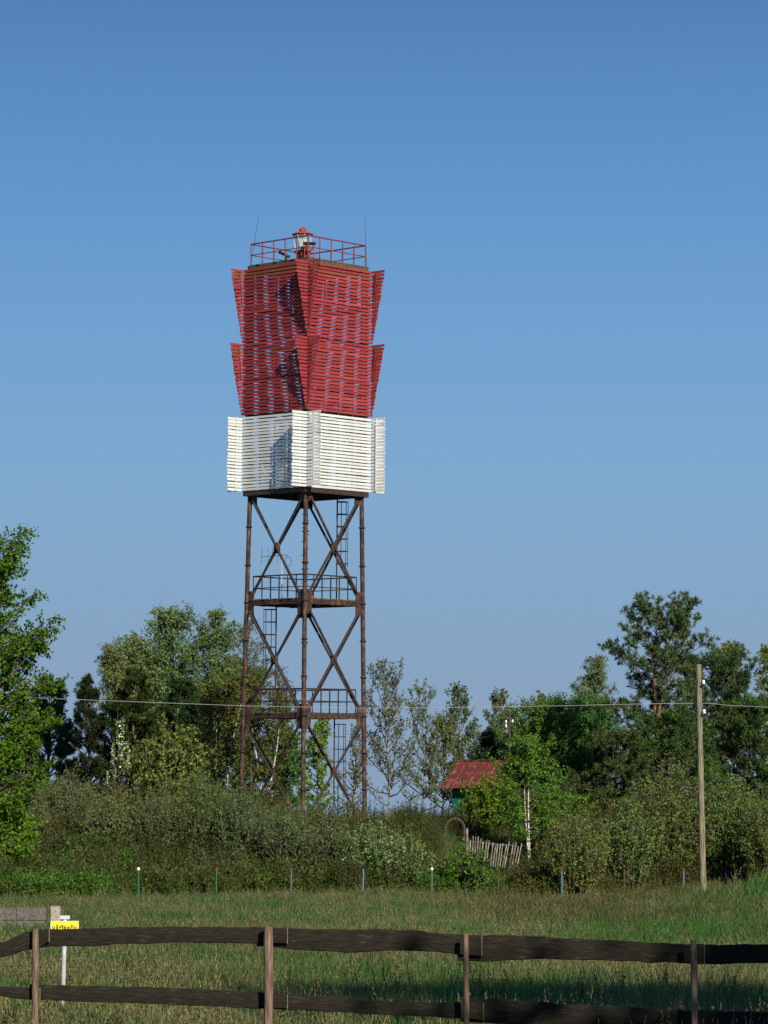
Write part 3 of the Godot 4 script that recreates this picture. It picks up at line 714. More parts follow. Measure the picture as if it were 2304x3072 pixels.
# ---------------------------------------------------------------- lighthouse
const LEVELS := [13.95, 9.05, 4.10, -0.75]

func leg_half(y: float) -> float:
	return 2.46 + maxf(0.0, 13.95 - y) * 0.0182

func cdir(i: int) -> Vector3:
	return [Vector3(0, 0, 1), Vector3(1, 0, 0), Vector3(0, 0, -1), Vector3(-1, 0, 0)][posmod(i, 4)]

func corner(i: int, half: float, y: float) -> Vector3:
	return cdir(i) * half + Vector3(0, y, 0)

func clad_half(y: float) -> float:
	return 2.84

func railing(t: Node3D, y: float, half: float, h: float, spans: int, mat: Material, r: float):
	for i in 4:
		var a := corner(i, half, y)
		var b := corner(i + 1, half, y)
		var rl := MB.new()
		rl.pipe(a + Vector3(0, h, 0), b + Vector3(0, h, 0), r * 1.15, 6)
		part(t, "handrail", rl, mat)
		var md := MB.new()
		md.pipe(a + Vector3(0, h * 0.5, 0), b + Vector3(0, h * 0.5, 0), r * 0.8, 6)
		part(t, "middle_rail", md, mat)
		for k in spans:
			var p := a.lerp(b, float(k) / spans)
			var po := MB.new()
			po.pipe(p, p + Vector3(0, h, 0), r, 6)
			part(t, "railing_post", po, mat)

func ladder(t: Node3D, x: float, z: float, out: float, y0: float, y1: float, c0: float, c1: float):
	for s in [-0.2, 0.2]:
		var st := MB.new()
		st.abox(Vector3(x, (y0 + y1) / 2, z + s), Vector3(0.06, y1 - y0, 0.05))
		part(t, "ladder_stile", st, M.darkrust)
	var rg := MB.new()
	var y := y0 + 0.25
	while y < y1 - 0.1:
		rg.pipe(Vector3(x, y, z - 0.2), Vector3(x, y, z + 0.2), 0.014, 5)
		y += 0.3
	part(t, "ladder_rungs", rg, M.darkrust)
	y = c1
	while y > c0 - 0.01:
		var hp := MB.new()
		var pts := PackedVector3Array()
		for k in 9:
			var a: float = PI * float(k) / 8.0
			pts.append(Vector3(x + out * sin(a), y, z - 0.28 * cos(a)))
		hp.tube(pts, taper(0.02, 0.02, 9), 5)
		part(t, "cage_hoop", hp, M.darkrust)
		y -= 0.55
	for k in [1, 2.5, 4, 5.5, 7]:
		var a: float = PI * float(k) / 8.0
		var sp := MB.new()
		var q := Vector3(x + out * sin(a), 0, z - 0.28 * cos(a))
		sp.pipe(q + Vector3(0, c0, 0), q + Vector3(0, c1, 0), 0.014, 5)
		part(t, "cage_strap", sp, M.darkrust)

func tower():
	var t := thing("lighthouse", "tall skeletal steel lighthouse with red and white slatted daymark and lantern on top", "lighthouse", Vector3(-3.56, 0, -132), deg_to_rad(1.5))
	t.rotation.z = deg_to_rad(-0.45)
	# legs with flanges
	for i in 4:
		var lg := MB.new()
		var foot := -1.1
		lg.tube(PackedVector3Array([corner(i, leg_half(foot), foot), corner(i, leg_half(13.95), 13.95), corner(i, 2.46, 23.8)]), PackedFloat32Array([0.1, 0.1, 0.1]), 12)
		var leg := part(t, "leg", lg, M.rust)
		var ys := [0.9, 2.5, 4.1, 5.8, 7.4, 9.05, 10.7, 12.4]
		for y in ys:
			var fl := MB.new()
			fl.lathe(corner(i, leg_half(y), y), [[0.0, -0.03], [0.145, -0.03], [0.145, 0.03], [0.0, 0.03]], 12)
			part(leg, "flange", fl, M.darkrust)
		if i == 0:
			for k in 13:
				var pg := MB.new()
				var p := corner(0, leg_half(9.5 + k * 0.3), 9.5 + k * 0.3)
				pg.pipe(p, p + Vector3(0.17 * (1 if k % 2 == 0 else -1), 0, 0), 0.016, 5)
				part(leg, "step_peg", pg, M.darkrust)
		# gusset plates in both face planes at every level
		for s in [1, -1]:
			var along: Vector3 = (corner(i + s, 1, 0) - corner(i, 1, 0)).normalized()
			for q in 4:
				var y: float = LEVELS[q]
				var g := MB.new()
				var up := 0.0 if q == 0 else 0.5
				var dn := 0.55 if q < 3 else 0.0
				var base := corner(i, leg_half(y), y)
				var w := 0.38
				var nn := along.cross(Vector3.UP)
				g.box(base + along * (w / 2 + 0.05) + Vector3(0, (up - dn) / 2, 0), along * (w / 2), Vector3(0, (up + dn) / 2, 0), nn * 0.012)
				part(leg, "gusset_plate", g, M.rust)
	# crossed braces
	for i in 4:
		for q in 3:
			var y1: float = LEVELS[q] - 0.42
			var y0: float = LEVELS[q + 1] + 0.36
			var a := corner(i, leg_half((y0 + y1) / 2), 0)
			var b := corner(i + 1, leg_half((y0 + y1) / 2), 0)
			var al := (b - a).normalized() * 0.28
			var nn := al.normalized().cross(Vector3.UP) * 0.045
			var r := 0.056
			if q == 2: r = 0.04
			var m1 := MB.new()
			m1.pipe(a + al + Vector3(0, y1, 0) + nn, b - al + Vector3(0, y0, 0) + nn, r, 8)
			part(t, "brace", m1, M.rust if i % 2 == 0 else M.darkrust)
			var m2 := MB.new()
			m2.pipe(b - al + Vector3(0, y1, 0) - nn, a + al + Vector3(0, y0, 0) - nn, r, 8)
			part(t, "brace", m2, M.darkrust)
			var cp := MB.new()
			cp.box((a + b) / 2 + Vector3(0, (y1 + y0) / 2, 0), al.normalized() * 0.14, Vector3(0, 0.16, 0), nn.normalized() * 0.05)
			part(t, "brace_plate", cp, M.rust)
	# platforms
	for q in [1, 2]:
		var y: float = LEVELS[q]
		var off: float = leg_half(y) - 2.6
		for i in 4:
			var bm := MB.new()
			bm.bar(corner(i, 2.5, y - 0.02), corner(i + 1, 2.5, y - 0.02), 0.09, 0.2)
			part(t, "platform_beam", bm, M.rust)
		for k in 3:
			var cb := MB.new()
			var f := (k + 1) / 4.0
			cb.bar(corner(0, 2.55, y - 0.08).lerp(corner(1, 2.55, y - 0.08), f), corner(3, 2.55, y - 0.08).lerp(corner(2, 2.55, y - 0.08), f), 0.07, 0.12)
			part(t, "cross_beam", cb, M.darkrust)
		rng.seed = 60 + q
		for k in 15:
			var f := (k + 0.5) / 15.0
			if rng.randf() < 0.12: continue
			var pl := MB.new()
			var e := rng.randf_range(-0.06, 0.08)
			var a := corner(0, 2.56, y + 0.115).lerp(corner(3, 2.56, y + 0.115), f)
			var b := corner(1, 2.56, y + 0.115).lerp(corner(2, 2.56, y + 0.115), f)
			var ax := (b - a).normalized()
			pl.bar(a - ax * e, b + ax * rng.randf_range(-0.06, 0.06), 0.2, 0.05)
			part(t, "deck_plank", pl, M.mossplank)
		railing(t, y + 0.1, 2.27, 1.06, 6, M.darkrust, 0.026)
	ladder(t, 1.4, -0.75, 0.48, 9.1, 13.95, 10.7, 13.6)
	ladder(t, -1.25, 0.2, -0.54, 4.2, 9.0, 6.1, 8.75)
	ladder(t, 1.36, -0.75, 0.5, -0.8, 4.05, 0.55, 3.75)
	# floor under the daymark
	var fb := MB.new()
	for i in 4:
		fb.bar(corner(i, 2.74, 13.86), corner(i + 1, 2.74, 13.86), 0.1, 0.22)
	for k in 5:
		var f := (k + 1) / 6.0
		fb.bar(corner(0, 2.72, 13.82).lerp(corner(1, 2.72, 13.82), f), corner(3, 2.72, 13.82).lerp(corner(2, 2.72, 13.82), f), 0.08, 0.14)
	part(t, "floor_frame", fb, M.darkrust)
	rng.seed = 71
	for k in 16:
		var f := (k + 0.5) / 16.0
		var pl := MB.new()
		pl.bar(corner(0, 2.68, 13.93).lerp(corner(3, 2.68, 13.93), f), corner(1, 2.68, 13.93).lerp(corner(2, 2.68, 13.93), f), 0.23, 0.045)
		part(t, "floor_plank", pl, M.batten)
	# slatted daymark: four faces, every slat runs on past the corners as a wing
	var slat := BoxMesh.new()
	rng.seed = 5
	for i in 4:
		var bt := MB.new()
		var nn := (cdir(i) + cdir(i + 1)).normalized()
		for f in [0.06, 0.27, 0.5, 0.73, 0.94]:
			bt.bar(corner(i, clad_half(13.95) - 0.05, 13.95).lerp(corner(i + 1, clad_half(13.95) - 0.05, 13.95), f), corner(i, clad_half(23.78) - 0.05, 23.78).lerp(corner(i + 1, clad_half(23.78) - 0.05, 23.78), f), 0.07, 0.05, nn)
		for yy in [15.6, 17.3, 18.9, 20.5, 22.1, 23.6]:
			bt.bar(corner(i, clad_half(yy) - 0.16, yy), corner(i + 1, clad_half(yy) - 0.16, yy), 0.06, 0.08)
		# posts that carry the wing ends, painted like the slats
		var posts := []
		for e in [0, 1]:
			var c0 := corner(i + e, clad_half(14), 0)
			var o := (corner(i + e, 1, 0) - corner(i + 1 - e, 1, 0)).normalized()
			for tier in [[14.0, 17.24, 0.36, 0.36], [18.9, 20.45, 0.12, 0.3], [22.2, 23.75, 0.12, 0.3]]:
				var p0 := corner(i + e, clad_half(tier[0]), tier[0])
				var p1 := corner(i + e, clad_half(tier[1]), tier[1])
				var wp := MB.new()
				wp.bar(p0 + o * tier[2] - nn * 0.032, p1 + o * tier[3] - nn * 0.032, 0.04, 0.03, nn)
				posts.append([wp, M.white[0] if tier[0] < 15 else M.red[1]])
		var panel := part(t, "daymark_panel", bt, M.batten)
		for q in posts: part(panel, "wing_post", q[0], q[1])
		var rows := []
		for k in 23: rows.append([14.02 + k * (3.29 / 23.0), 0.101, 0.87, "w", k / 22.0])
		for tier in 2:
			var yb := 17.31 + tier * 3.23
			var hh: float = [3.21, 3.3][tier]
			for k in 21:
				var f := (k + 0.5) / 21.0
				rows.append([yb + hh * f, 0.112, lerpf(0.03, 0.81, pow(f, 0.95)), "r", f])
		for row in rows:
			var y: float = row[0] + (0.012 if i % 2 else 0.0) + rng.randf_range(-0.008, 0.008)
			var hd := clad_half(y)
			var a := corner(i, hd, y)
			var b := corner(i + 1, hd, y)
			var ax := (b - a).normalized()
			var wa: float = row[2] + rng.randf_range(-0.03, 0.03)
			var wb: float = row[2] + rng.randf_range(-0.03, 0.03)
			a -= ax * wa; b += ax * wb
			var o := MeshInstance3D.new()
			o.name = "slat"
			o.mesh = slat
			var ln := a.distance_to(b)
			var tilt := rng.randf_range(-0.004, 0.004)
			var yy := Vector3.UP.rotated(nn, tilt).rotated(ax, rng.randf_range(-0.06, 0.06))
			var xx := ax.rotated(nn, tilt)
			o.transform = Transform3D(Basis(xx * ln, yy * (row[1] + rng.randf_range(-0.008, 0.006)), xx.cross(yy).normalized() * 0.022), (a + b) / 2 + nn * rng.randf_range(0, 0.012))
			if row[3] == "w": o.material_override = M.white[rng.randi() % 4]
			elif row[4] > 0.8 and rng.randf() < 0.3: o.material_override = M.redbrown[rng.randi() % 3]
			else: o.material_override = M.red[rng.randi() % 5]
			panel.add_child(o, true)
	# top deck
	rng.seed = 8
	for i in 4:
		var eb := MB.new()
		eb.bar(corner(i, 2.64, 23.88), corner(i + 1, 2.64, 23.88), 0.12, 0.15)
		part(t, "deck_beam", eb, M.mossplank)
	for k in 18:
		var f := (k + 0.5) / 18.0
		var pl := MB.new()
		var a := corner(0, 2.7, 23.99).lerp(corner(3, 2.7, 23.99), f)
		var b := corner(1, 2.7, 23.99).lerp(corner(2, 2.7, 23.99), f)
		var ax := (b - a).normalized()
		pl.bar(a - ax * rng.randf_range(-0.03, 0.06), b + ax * rng.randf_range(-0.03, 0.06), 0.2, 0.05)
		part(t, "deck_plank", pl, M.mossplank)
	railing(t, 24.0, 2.54, 0.98, 5, M.redsteel, 0.028)
	# lantern
	var L := Vector3(-0.25, 24.02, 0)
	var ba := MB.new()
	ba.lathe(L, [[0.34, 0.0], [0.28, 0.06], [0.27, 0.5], [0.31, 0.56], [0.35, 0.59], [0.36, 0.68], [0.28, 0.7], [0.0, 0.7]], 24)
	var lan := part(t, "lantern", ba, M.lantern_red)
	var gl := MB.new()
	gl.lathe(L, [[0.36, 0.7], [0.41, 1.4]], 24)
	part(lan, "lantern_glass", gl, M.glass)
	for k in 8:
		var a := TAU * k / 8.0 + 0.2
		var a2 := a + 0.4
		var mu := MB.new()
		mu.pipe(L + Vector3(cos(a) * 0.37, 0.7, sin(a) * 0.37), L + Vector3(cos(a2) * 0.42, 1.4, sin(a2) * 0.42), 0.022, 6)
		part(lan, "glazing_bar", mu, M.galv)
	var ln := MB.new()
	ln.lathe(L, [[0.0, 0.7], [0.08, 0.7], [0.08, 0.8], [0.19, 0.84], [0.22, 0.92], [0.18, 0.97], [0.23, 1.05], [0.18, 1.13], [0.2, 1.2], [0.1, 1.28], [0.0, 1.3]], 20)
	part(lan, "lens", ln, M.galv)
	var rf := MB.new()
	rf.lathe(L, [[0.28, 1.37], [0.47, 1.4], [0.485, 1.44], [0.4, 1.48], [0.18, 1.54], [0.13, 1.56], [0.17, 1.61], [0.165, 1.65], [0.09, 1.73], [0.03, 1.77], [0.0, 1.8]], 28)
	part(lan, "lantern_roof", rf, M.lantern_red)
	# small cross braced stand beside the lantern
	var st := MB.new()
	var c4 := [Vector3(-0.16, 24.0, 0.75), Vector3(0.25, 24.0, 0.75), Vector3(0.25, 24.0, 0.4), Vector3(-0.16, 24.0, 0.4)]
	for k in 4:
		var a: Vector3 = c4[k]
		var b: Vector3 = c4[(k + 1) % 4]
		st.pipe(a, a + Vector3(0, 0.92, 0), 0.025, 6)
		st.pipe(a, b + Vector3(0, 0.87, 0), 0.02, 6)
		st.pipe(b, a + Vector3(0, 0.87, 0), 0.02, 6)
	var sn := part(t, "lamp_stand", st, M.lantern_red)
	var tp := MB.new()
	tp.abox(Vector3(0.045, 24.95, 0.575), Vector3(0.56, 0.07, 0.48))
	part(sn, "stand_top", tp, M.blackiron)
	var lt := MB.new()
	lt.pipe(Vector3(-1.3, 24.5, 0.9), Vector3(-0.8, 24.28, 0.9), 0.06, 8)
	lt.pipe(Vector3(-0.95, 24.0, 0.9), Vector3(-0.95, 24.34, 0.9), 0.03, 6)
	part(t, "leaning_tube", lt, M.darkrust)
	for w in [[-2.56, -2.2], [2.6, 2.5]]:
		var wa := MB.new()
		wa.pipe(Vector3(w[0], 23.9, 0.02), Vector3(w[1], 26.4, 0.02), 0.014, 5, 0.007)
		part(t, "whip_antenna", wa, M.thinwire)
	# television antenna on the upper platform
	var y := thing("yagi_antenna", "thin television antenna on a pale mast standing on the upper tower platform", "antenna", t.position + Vector3(0, 9.18, 0), t.rotation.y)
	var ma := MB.new()
	ma.pipe(Vector3(-0.92, 0, 0.9), Vector3(-0.95, 1.95, 0.9), 0.02, 6)
	part(y, "mast", ma, M.galv)
	var bo := MB.new()
	bo.pipe(Vector3(-1.85, 1.86, 0.9), Vector3(-0.72, 1.94, 0.9), 0.014, 5)
	part(y, "boom", bo, M.thinwire)
	for e in [[-1.83, 0.4], [-1.55, 0.36], [-1.38, 0.34], [-1.12, 0.34]]:
		var el := MB.new()
		el.pipe(Vector3(e[0], 1.9 - e[1], 0.9), Vector3(e[0] + 0.03, 1.9 + e[1], 0.9), 0.009, 5)
		part(y, "element", el, M.thinwire)
	var lo := MB.new()
	var lp := PackedVector3Array()
	for k in 15: lp.append(Vector3(-0.66 + 0.14 * cos(TAU * k / 14.0), 1.66 + 0.2 * sin(TAU * k / 14.0), 0.9))
	lo.tube(lp, taper(0.009, 0.009, 15), 5)
	lo.pipe(Vector3(-0.72, 1.94, 0.9), Vector3(-0.66, 1.86, 0.9), 0.009, 5)
	part(y, "loop", lo, M.thinwire)

# ---------------------------------------------------------------- smaller things
func cabin():
	var o := thing("cabin", "small green plank cabin with rust red metal roof behind bright green shrubs", "cabin", Vector3(5.83, -1.2, -155.9), deg_to_rad(-30))
	var L := 4.4
	var wall_h := 1.82
	var body := MB.new()
	body.abox(Vector3(0, wall_h / 2, 0), Vector3(L - 0.9, wall_h, 3.1))
	var g0 := (L - 0.9) / 2
	for s in [-1, 1]:
		var a := Vector3(g0 * s, wall_h, 1.55)
		var b := Vector3(g0 * s, wall_h, -1.55)
		var c := Vector3(g0 * s, wall_h + 1.0, 0)
		body.quad(a, b, c, c, Vector3(s, 0, 0))
	var wl := part(o, "wall", body, M.greenwall[0])
	var x := -g0
	rng.seed = 3
	while x < g0 - 0.05:
		var pl := MB.new()
		pl.abox(Vector3(x + 0.075, wall_h / 2, 1.565 + rng.randf() * 0.008), Vector3(0.138, wall_h, 0.03))
		part(wl, "plank", pl, M.greenwall[rng.randi() % 3])
		x += 0.15
	var rise := 1.36
	for s in [1, -1]:
		var rf := MB.new()
		rf.bar(Vector3(0, wall_h - 0.02, 2.0 * s), Vector3(0, wall_h - 0.02 + rise, 0), L, 0.03)
		var roof := part(o, "roof", rf, M.batten)
		for k in 7:
			var sh := MB.new()
			var w := L / 7.0
			var x0 := -L / 2 + w * (k + 0.5)
			var up := Vector3(0, 2.0, rise * s).normalized()
			var lift := up * (0.03 + 0.006 * (k % 2))
			sh.bar(Vector3(x0, wall_h - 0.05, 2.05 * s) + lift, Vector3(x0, wall_h - 0.02 + rise, 0) + lift, w + 0.03, 0.01)
			for e in [-0.5, 0.0]:
				sh.bar(Vector3(x0 + w * e, wall_h - 0.05, 2.05 * s) + lift * 1.5, Vector3(x0 + w * e, wall_h - 0.02 + rise, 0) + lift * 1.5, 0.03, 0.035)
			part(roof, "roof_sheet", sh, M.roof)
	var rc := MB.new()
	rc.bar(Vector3(-L / 2 - 0.02, wall_h + rise + 0.04, 0), Vector3(L / 2 + 0.02, wall_h + rise + 0.04, 0), 0.22, 0.03)
	part(o, "ridge_cap", rc, M.roof)
	# service mast with bent top and insulators
	var m := thing("service_mast", "thin bent pipe mast with white insulators rising above the red cabin roof", "mast", Vector3(6.45, 1.75, -155.5))
	var mp := MB.new()
	var pts := PackedVector3Array([Vector3(0, -0.3, 0), Vector3(0.03, 1.4, 0), Vector3(0.06, 2.65, 0)])
	for k in 7:
		var a := PI * k / 6.0
		pts.append(Vector3(-0.08 + 0.14 * cos(a), 2.72 + 0.14 * sin(a), 0))
	pts.append(Vector3(-0.22, 2.55, 0))
	mp.tube(pts, taper(0.04, 0.035, pts.size()), 7)
	part(m, "pipe", mp, M.rust_post)
	var ar := MB.new()
	ar.pipe(Vector3(-0.14, 2.2, 0), Vector3(0.2, 2.2, 0), 0.015, 5)
	ar.pipe(Vector3(-0.14, 1.98, 0), Vector3(0.2, 2.0, 0), 0.015, 5)
	part(m, "crossbar", ar, M.blackiron)
	for p in [Vector3(-0.14, 2.25, 0), Vector3(0.2, 2.28, 0), Vector3(-0.14, 2.02, 0)]:
		var i := MB.new()
		i.lathe(p, [[0.0, 0.1], [0.035, 0.09], [0.05, 0.03], [0.035, 0.0], [0.055, -0.05], [0.0, -0.05]], 10)
		part(m, "insulator", i, M.porcelain)

func small_fences():
	# arched gate
	var g := thing("arched_gate", "rusty arched metal garden gate frame beside the leaning picket fence", "gate", Vector3(3.11, -2.14, -132))
	for r in [[0.42, 0.03], [0.35, 0.015]]:
		var pts := PackedVector3Array([Vector3(-r[0], -0.2, 0), Vector3(-r[0], 1.35, 0)])
		for k in 11:
			var a := PI * (1 - k / 10.0)
			pts.append(Vector3(r[0] * cos(a), 1.35 + r[0] * sin(a), 0))
		pts.append(Vector3(r[0], 1.35, 0)); pts.append(Vector3(r[0], -0.2, 0))
		var mb := MB.new()
		mb.tube(pts, taper(r[1], r[1], pts.size()), 8)
		part(g, "arch" if r[0] > 0.4 else "inner_arch", mb, M.rust_post if r[0] < 0.4 else M.bark_grey)
	for yy in [0.25, 0.95]:
		var mb := MB.new()
		mb.pipe(Vector3(-0.42, yy, 0), Vector3(0.42, yy, 0), 0.014, 6)
		part(g, "cross_rail", mb, M.rust_post)
	for xx in [-0.17, 0.0, 0.17]:
		var mb := MB.new()
		mb.pipe(Vector3(xx, 0.2, 0), Vector3(xx, 0.95, 0), 0.01, 5)
		part(g, "bar", mb, M.rust_post)
	# leaning pickets
	var f := thing("picket_fence", "leaning grey weathered picket fence right of the arched gate", "fence", Vector3(3.66, -2.06, -129), deg_to_rad(-8))
	rng.seed = 14
	for k in 22:
		var x := k * 0.1 + rng.randf_range(-0.012, 0.012)
		var pk := MB.new()
		if k in [9, 17]: continue
		var h := 1.1 + rng.randf_range(-0.14, 0.1)
		var ln := 0.05 + 0.16 * k / 22.0 + rng.randf_range(-0.03, 0.03)
		var b := Vector3(x - 0.1, -0.16 - 0.012 * k, rng.randf_range(-0.01, 0.01))
		var up := Vector3(sin(ln), cos(ln), 0.05)
		pk.box(b + up * (h / 2), up.cross(Vector3.BACK).normalized() * 0.021, up * (h / 2), Vector3(0, 0, 0.01))
		part(f, "picket", pk, M.greywood[mini(2, rng.randi() % 4)])
	for r in [[Vector3(-0.15, 0.78, 0.03), Vector3(2.05, 0.6, 0.03)], [Vector3(0.35, -0.16, 0.03), Vector3(2.2, 0.38, 0.03)]]:
		var mb := MB.new()
		mb.bar(r[0], r[1], 0.03, 0.055)
		part(f, "rail", mb, M.bark_grey)
	var ep := MB.new()
	ep.abox(Vector3(-0.1, 0.6, 0), Vector3(0.07, 1.5, 0.07))
	part(f, "end_post", ep, M.greywood[1])
	for q in 2:
		var mb := MB.new()
		mb.tube(PackedVector3Array([Vector3(0, -0.4, 0), Vector3(0.02, 0.4, 0), Vector3(0.01, 1.0 - 0.2 * q, 0)]), PackedFloat32Array([0.05, 0.048, 0.045]), 8)
		var o := part(self, "wooden_stake", mb, M.greywood[2 - q])
		o.position = Vector3(2.03 + 0.12 * q, -1.45, -138)
		tag(o, ["pale taller wooden stake left of the arched gate", "greyer shorter wooden stake left of the arched gate"][q], "stake", "stakes left of the gate")
	# rusty fence on the dune edge
	var rf := thing("rusty_fence", "low reddish rusty wire fence on the dune edge in front of the sea", "fence", Vector3(-1.2, 0, -145))
	for k in 20:
		var x := k * 0.24
		var y := ground_at(-1.2 + x, 145)
		var mb := MB.new()
		mb.pipe(Vector3(x, y - 0.1, 0), Vector3(x, y + 0.78 + 0.05 * sin(k * 2.1), 0), 0.014 if k % 5 else 0.028, 5)
		part(rf, "fence_bar", mb, M.rustfence)
	for h in [0.25, 0.72]:
		var mb := MB.new()
		mb.bar(Vector3(0, ground_at(-1.2, 145) + h, 0), Vector3(4.6, ground_at(3.4, 145) + h, 0), 0.02, 0.03)
		part(rf, "fence_rail", mb, M.rustfence)

func metal_posts():
	var rows := [
		["green_post", "", 0, "short green metal post just above the end of the concrete wall"],
		["green_post", "white", 1, "green metal post with a white cap left of the thicket"],
		["green_post", "red", 2, "green metal post with rusty top, second along from the white capped one"],
		["grey_post", "red", 3, "grey blue metal post with rust red top below the tower's left leg"],
		["blue_post", "", 4, "plain blue grey metal post below the tower's right leg"],
		["grey_post", "white", 5, "dark metal post with a white ball on top in the fresh green weeds"],
		["rust_post", "", 6, "dark rusty metal post below the leaning picket fence"],
		["blue_post", "red", 7, "pale blue metal post with red top right of the twin trunk birch"],
		["rust_post", "", 8, "dark thin metal post midway between the two pale blue ones"],
		["blue_post", "red", 9, "pale blue metal post with red top just left of the wooden pole"],
		["rust_post", "", 10, "brown metal post right of the wooden pole"]]
	rng.seed = 21
	for r in rows:
		var i: int = r[2] - 1
		var x := -8.79 + 2.66 * i
		var d := 108.0 + 2.25 * i
		var y := ground_at(x, d)
		var top := -1.58 - 0.093 * i if i >= 0 else -2.45
		var o := thing("metal_post", r[3], "post", Vector3(x, y, -d), 0, "metal posts of the old boundary fence")
		var mb := MB.new()
		var ln := rng.randf_range(-0.02, 0.03)
		mb.pipe(Vector3(0, -0.2, 0), Vector3(ln, maxf(top - y, 0.2), 0), 0.034, 8)
		part(o, "post", mb, M[r[0]])
		if r[1] != "":
			var c := MB.new()
			if r[1] == "white": c.lathe(Vector3(ln, top - y, 0), [[0.03, -0.06], [0.055, -0.03], [0.055, 0.03], [0.02, 0.06], [0.0, 0.06]], 10)
			else: c.lathe(Vector3(ln, top - y, 0), [[0.0345, -0.09], [0.04, -0.06], [0.038, 0.02], [0.0, 0.03]], 10)
			part(o, "cap", c, M.porcelain if r[1] == "white" else M.cap_red)

func utility_pole():
	var o := thing("utility_pole", "tall bare weathered wooden pole with two white insulators on the right", "pole", Vector3(11.42, -2.45, -108))
	var mb := MB.new()
	mb.tube(PackedVector3Array([Vector3(0, -0.5, 0), Vector3(-0.04, 2.6, 0), Vector3(-0.08, 5.4, 0), Vector3(-0.11, 8.19, 0)]), PackedFloat32Array([0.122, 0.115, 0.105, 0.096]), 14)
	part(o, "shaft", mb, M.pole)
	for y in [7.52, 6.47]:
		var x: float = 0.05 - y * 0.0134
		var h := MB.new()
		h.tube(PackedVector3Array([Vector3(x - 0.02, y - 0.13, 0.09), Vector3(x + 0.03, y - 0.12, 0.17), Vector3(x + 0.09, y - 0.08, 0.18), Vector3(x + 0.1, y + 0.0, 0.18)]), taper(0.022, 0.018, 4), 6)
		part(o, "hook", h, M.blackiron)
		var i := MB.new()
		i.lathe(Vector3(x + 0.1, y, 0.18), [[0.0, 0.1], [0.04, 0.09], [0.055, 0.05], [0.04, 0.02], [0.07, -0.05], [0.0, -0.05]], 12)
		part(o, "insulator", i, M.porcelain)
	var pts := WIRE
	var w := MB.new()
	var path := PackedVector3Array()
	var curve := Curve3D.new()
	for p in pts: curve.add_point(Vector3(p[0], p[1], p[2]), Vector3(-0.9, 0, 0), Vector3(0.9, 0, 0))
	for p in curve.tessellate(3, 2): path.append(p)
	w.tube(path, taper(0.009, 0.009, path.size()), 5)
	var wo := part(self, "overhead_wire", w, M.wire)
	tag(wo, "thin overhead wire sagging across the tower to the wooden pole", "wire")

func sign_post():
	var o := thing("yellow_sign", "yellow sign with black capitals on a galvanised pole behind the rail fence", "sign", Vector3(-3.79, -0.29, -35.7))
	var mb := MB.new()
	mb.tube(PackedVector3Array([Vector3(0, -0.1, 0), Vector3(0.02, 1.12, -0.025)]), PackedFloat32Array([0.027, 0.026]), 12)
	part(o, "pole", mb, M.galv)
	var cp := MB.new()
	cp.abox(Vector3(0.02, 1.14, -0.02), Vector3(0.115, 0.042, 0.05))
	part(o, "cap", cp, M.galv)
	var pn := MB.new()
	pn.abox(Vector3(0.02, 0.97, 0.02), Vector3(0.332, 0.26, 0.006))
	var panel := part(o, "panel", pn, M.yellow)
	var ed := MB.new()
	for e in [[Vector3(0.02, 1.097, 0.0245), Vector3(0.326, 0.006, 0.003)], [Vector3(0.02, 0.843, 0.0245), Vector3(0.326, 0.006, 0.003)], [Vector3(-0.142, 0.97, 0.0245), Vector3(0.006, 0.247, 0.003)], [Vector3(0.182, 0.97, 0.0245), Vector3(0.006, 0.247, 0.003)]]: ed.abox(e[0], e[1])
	part(panel, "border", ed, M.signwhite)
	var tm := TextMesh.new()
	var fo := SystemFont.new()
	fo.font_names = PackedStringArray(["Droid Sans"])
	fo.font_weight = 700
	tm.font = fo
	tm.text = "VĀTĪRAČU"
	tm.font_size = 32; tm.pixel_size = 0.00235; tm.depth = 0.003
	var tx := put(panel, "lettering", tm, M.ink, Vector3(0.02, 1.008, 0.0255))
	tx.scale = Vector3(0.80, 1, 1)

func concrete_wall():
	var o := thing("concrete_wall", "low grey concrete block wall with a paler end post at the left edge", "wall", Vector3(-7.36, ground_at(-7.4, 67.8), -67.8))
	var y0 := 0.0
	rng.seed = 2
	for row in 2:
		for k in 7:
			var mb := MB.new()
			var x := -0.2 - 0.335 - k * 0.68
			mb.abox(Vector3(x, y0 + 0.13 + row * 0.285, rng.randf_range(-0.012, 0.012)), Vector3(0.66, 0.27, 0.2 + rng.randf() * 0.01))
			part(o, "block", mb, M.concrete)
	var jt := MB.new()
	jt.abox(Vector3(-2.57, y0 + 0.26, 0), Vector3(4.7, 0.53, 0.15))
	part(o, "mortar", jt, M.concrete)
	var ft := MB.new()
	ft.abox(Vector3(-2.5, -0.2, 0), Vector3(4.9, 0.38, 0.19))
	part(o, "footing", ft, M.concrete)
	var ep := MB.new()
	ep.abox(Vector3(0.0, 0.2, 0.02), Vector3(0.2, 0.76, 0.22))
	part(o, "end_post", ep, M.palestone)

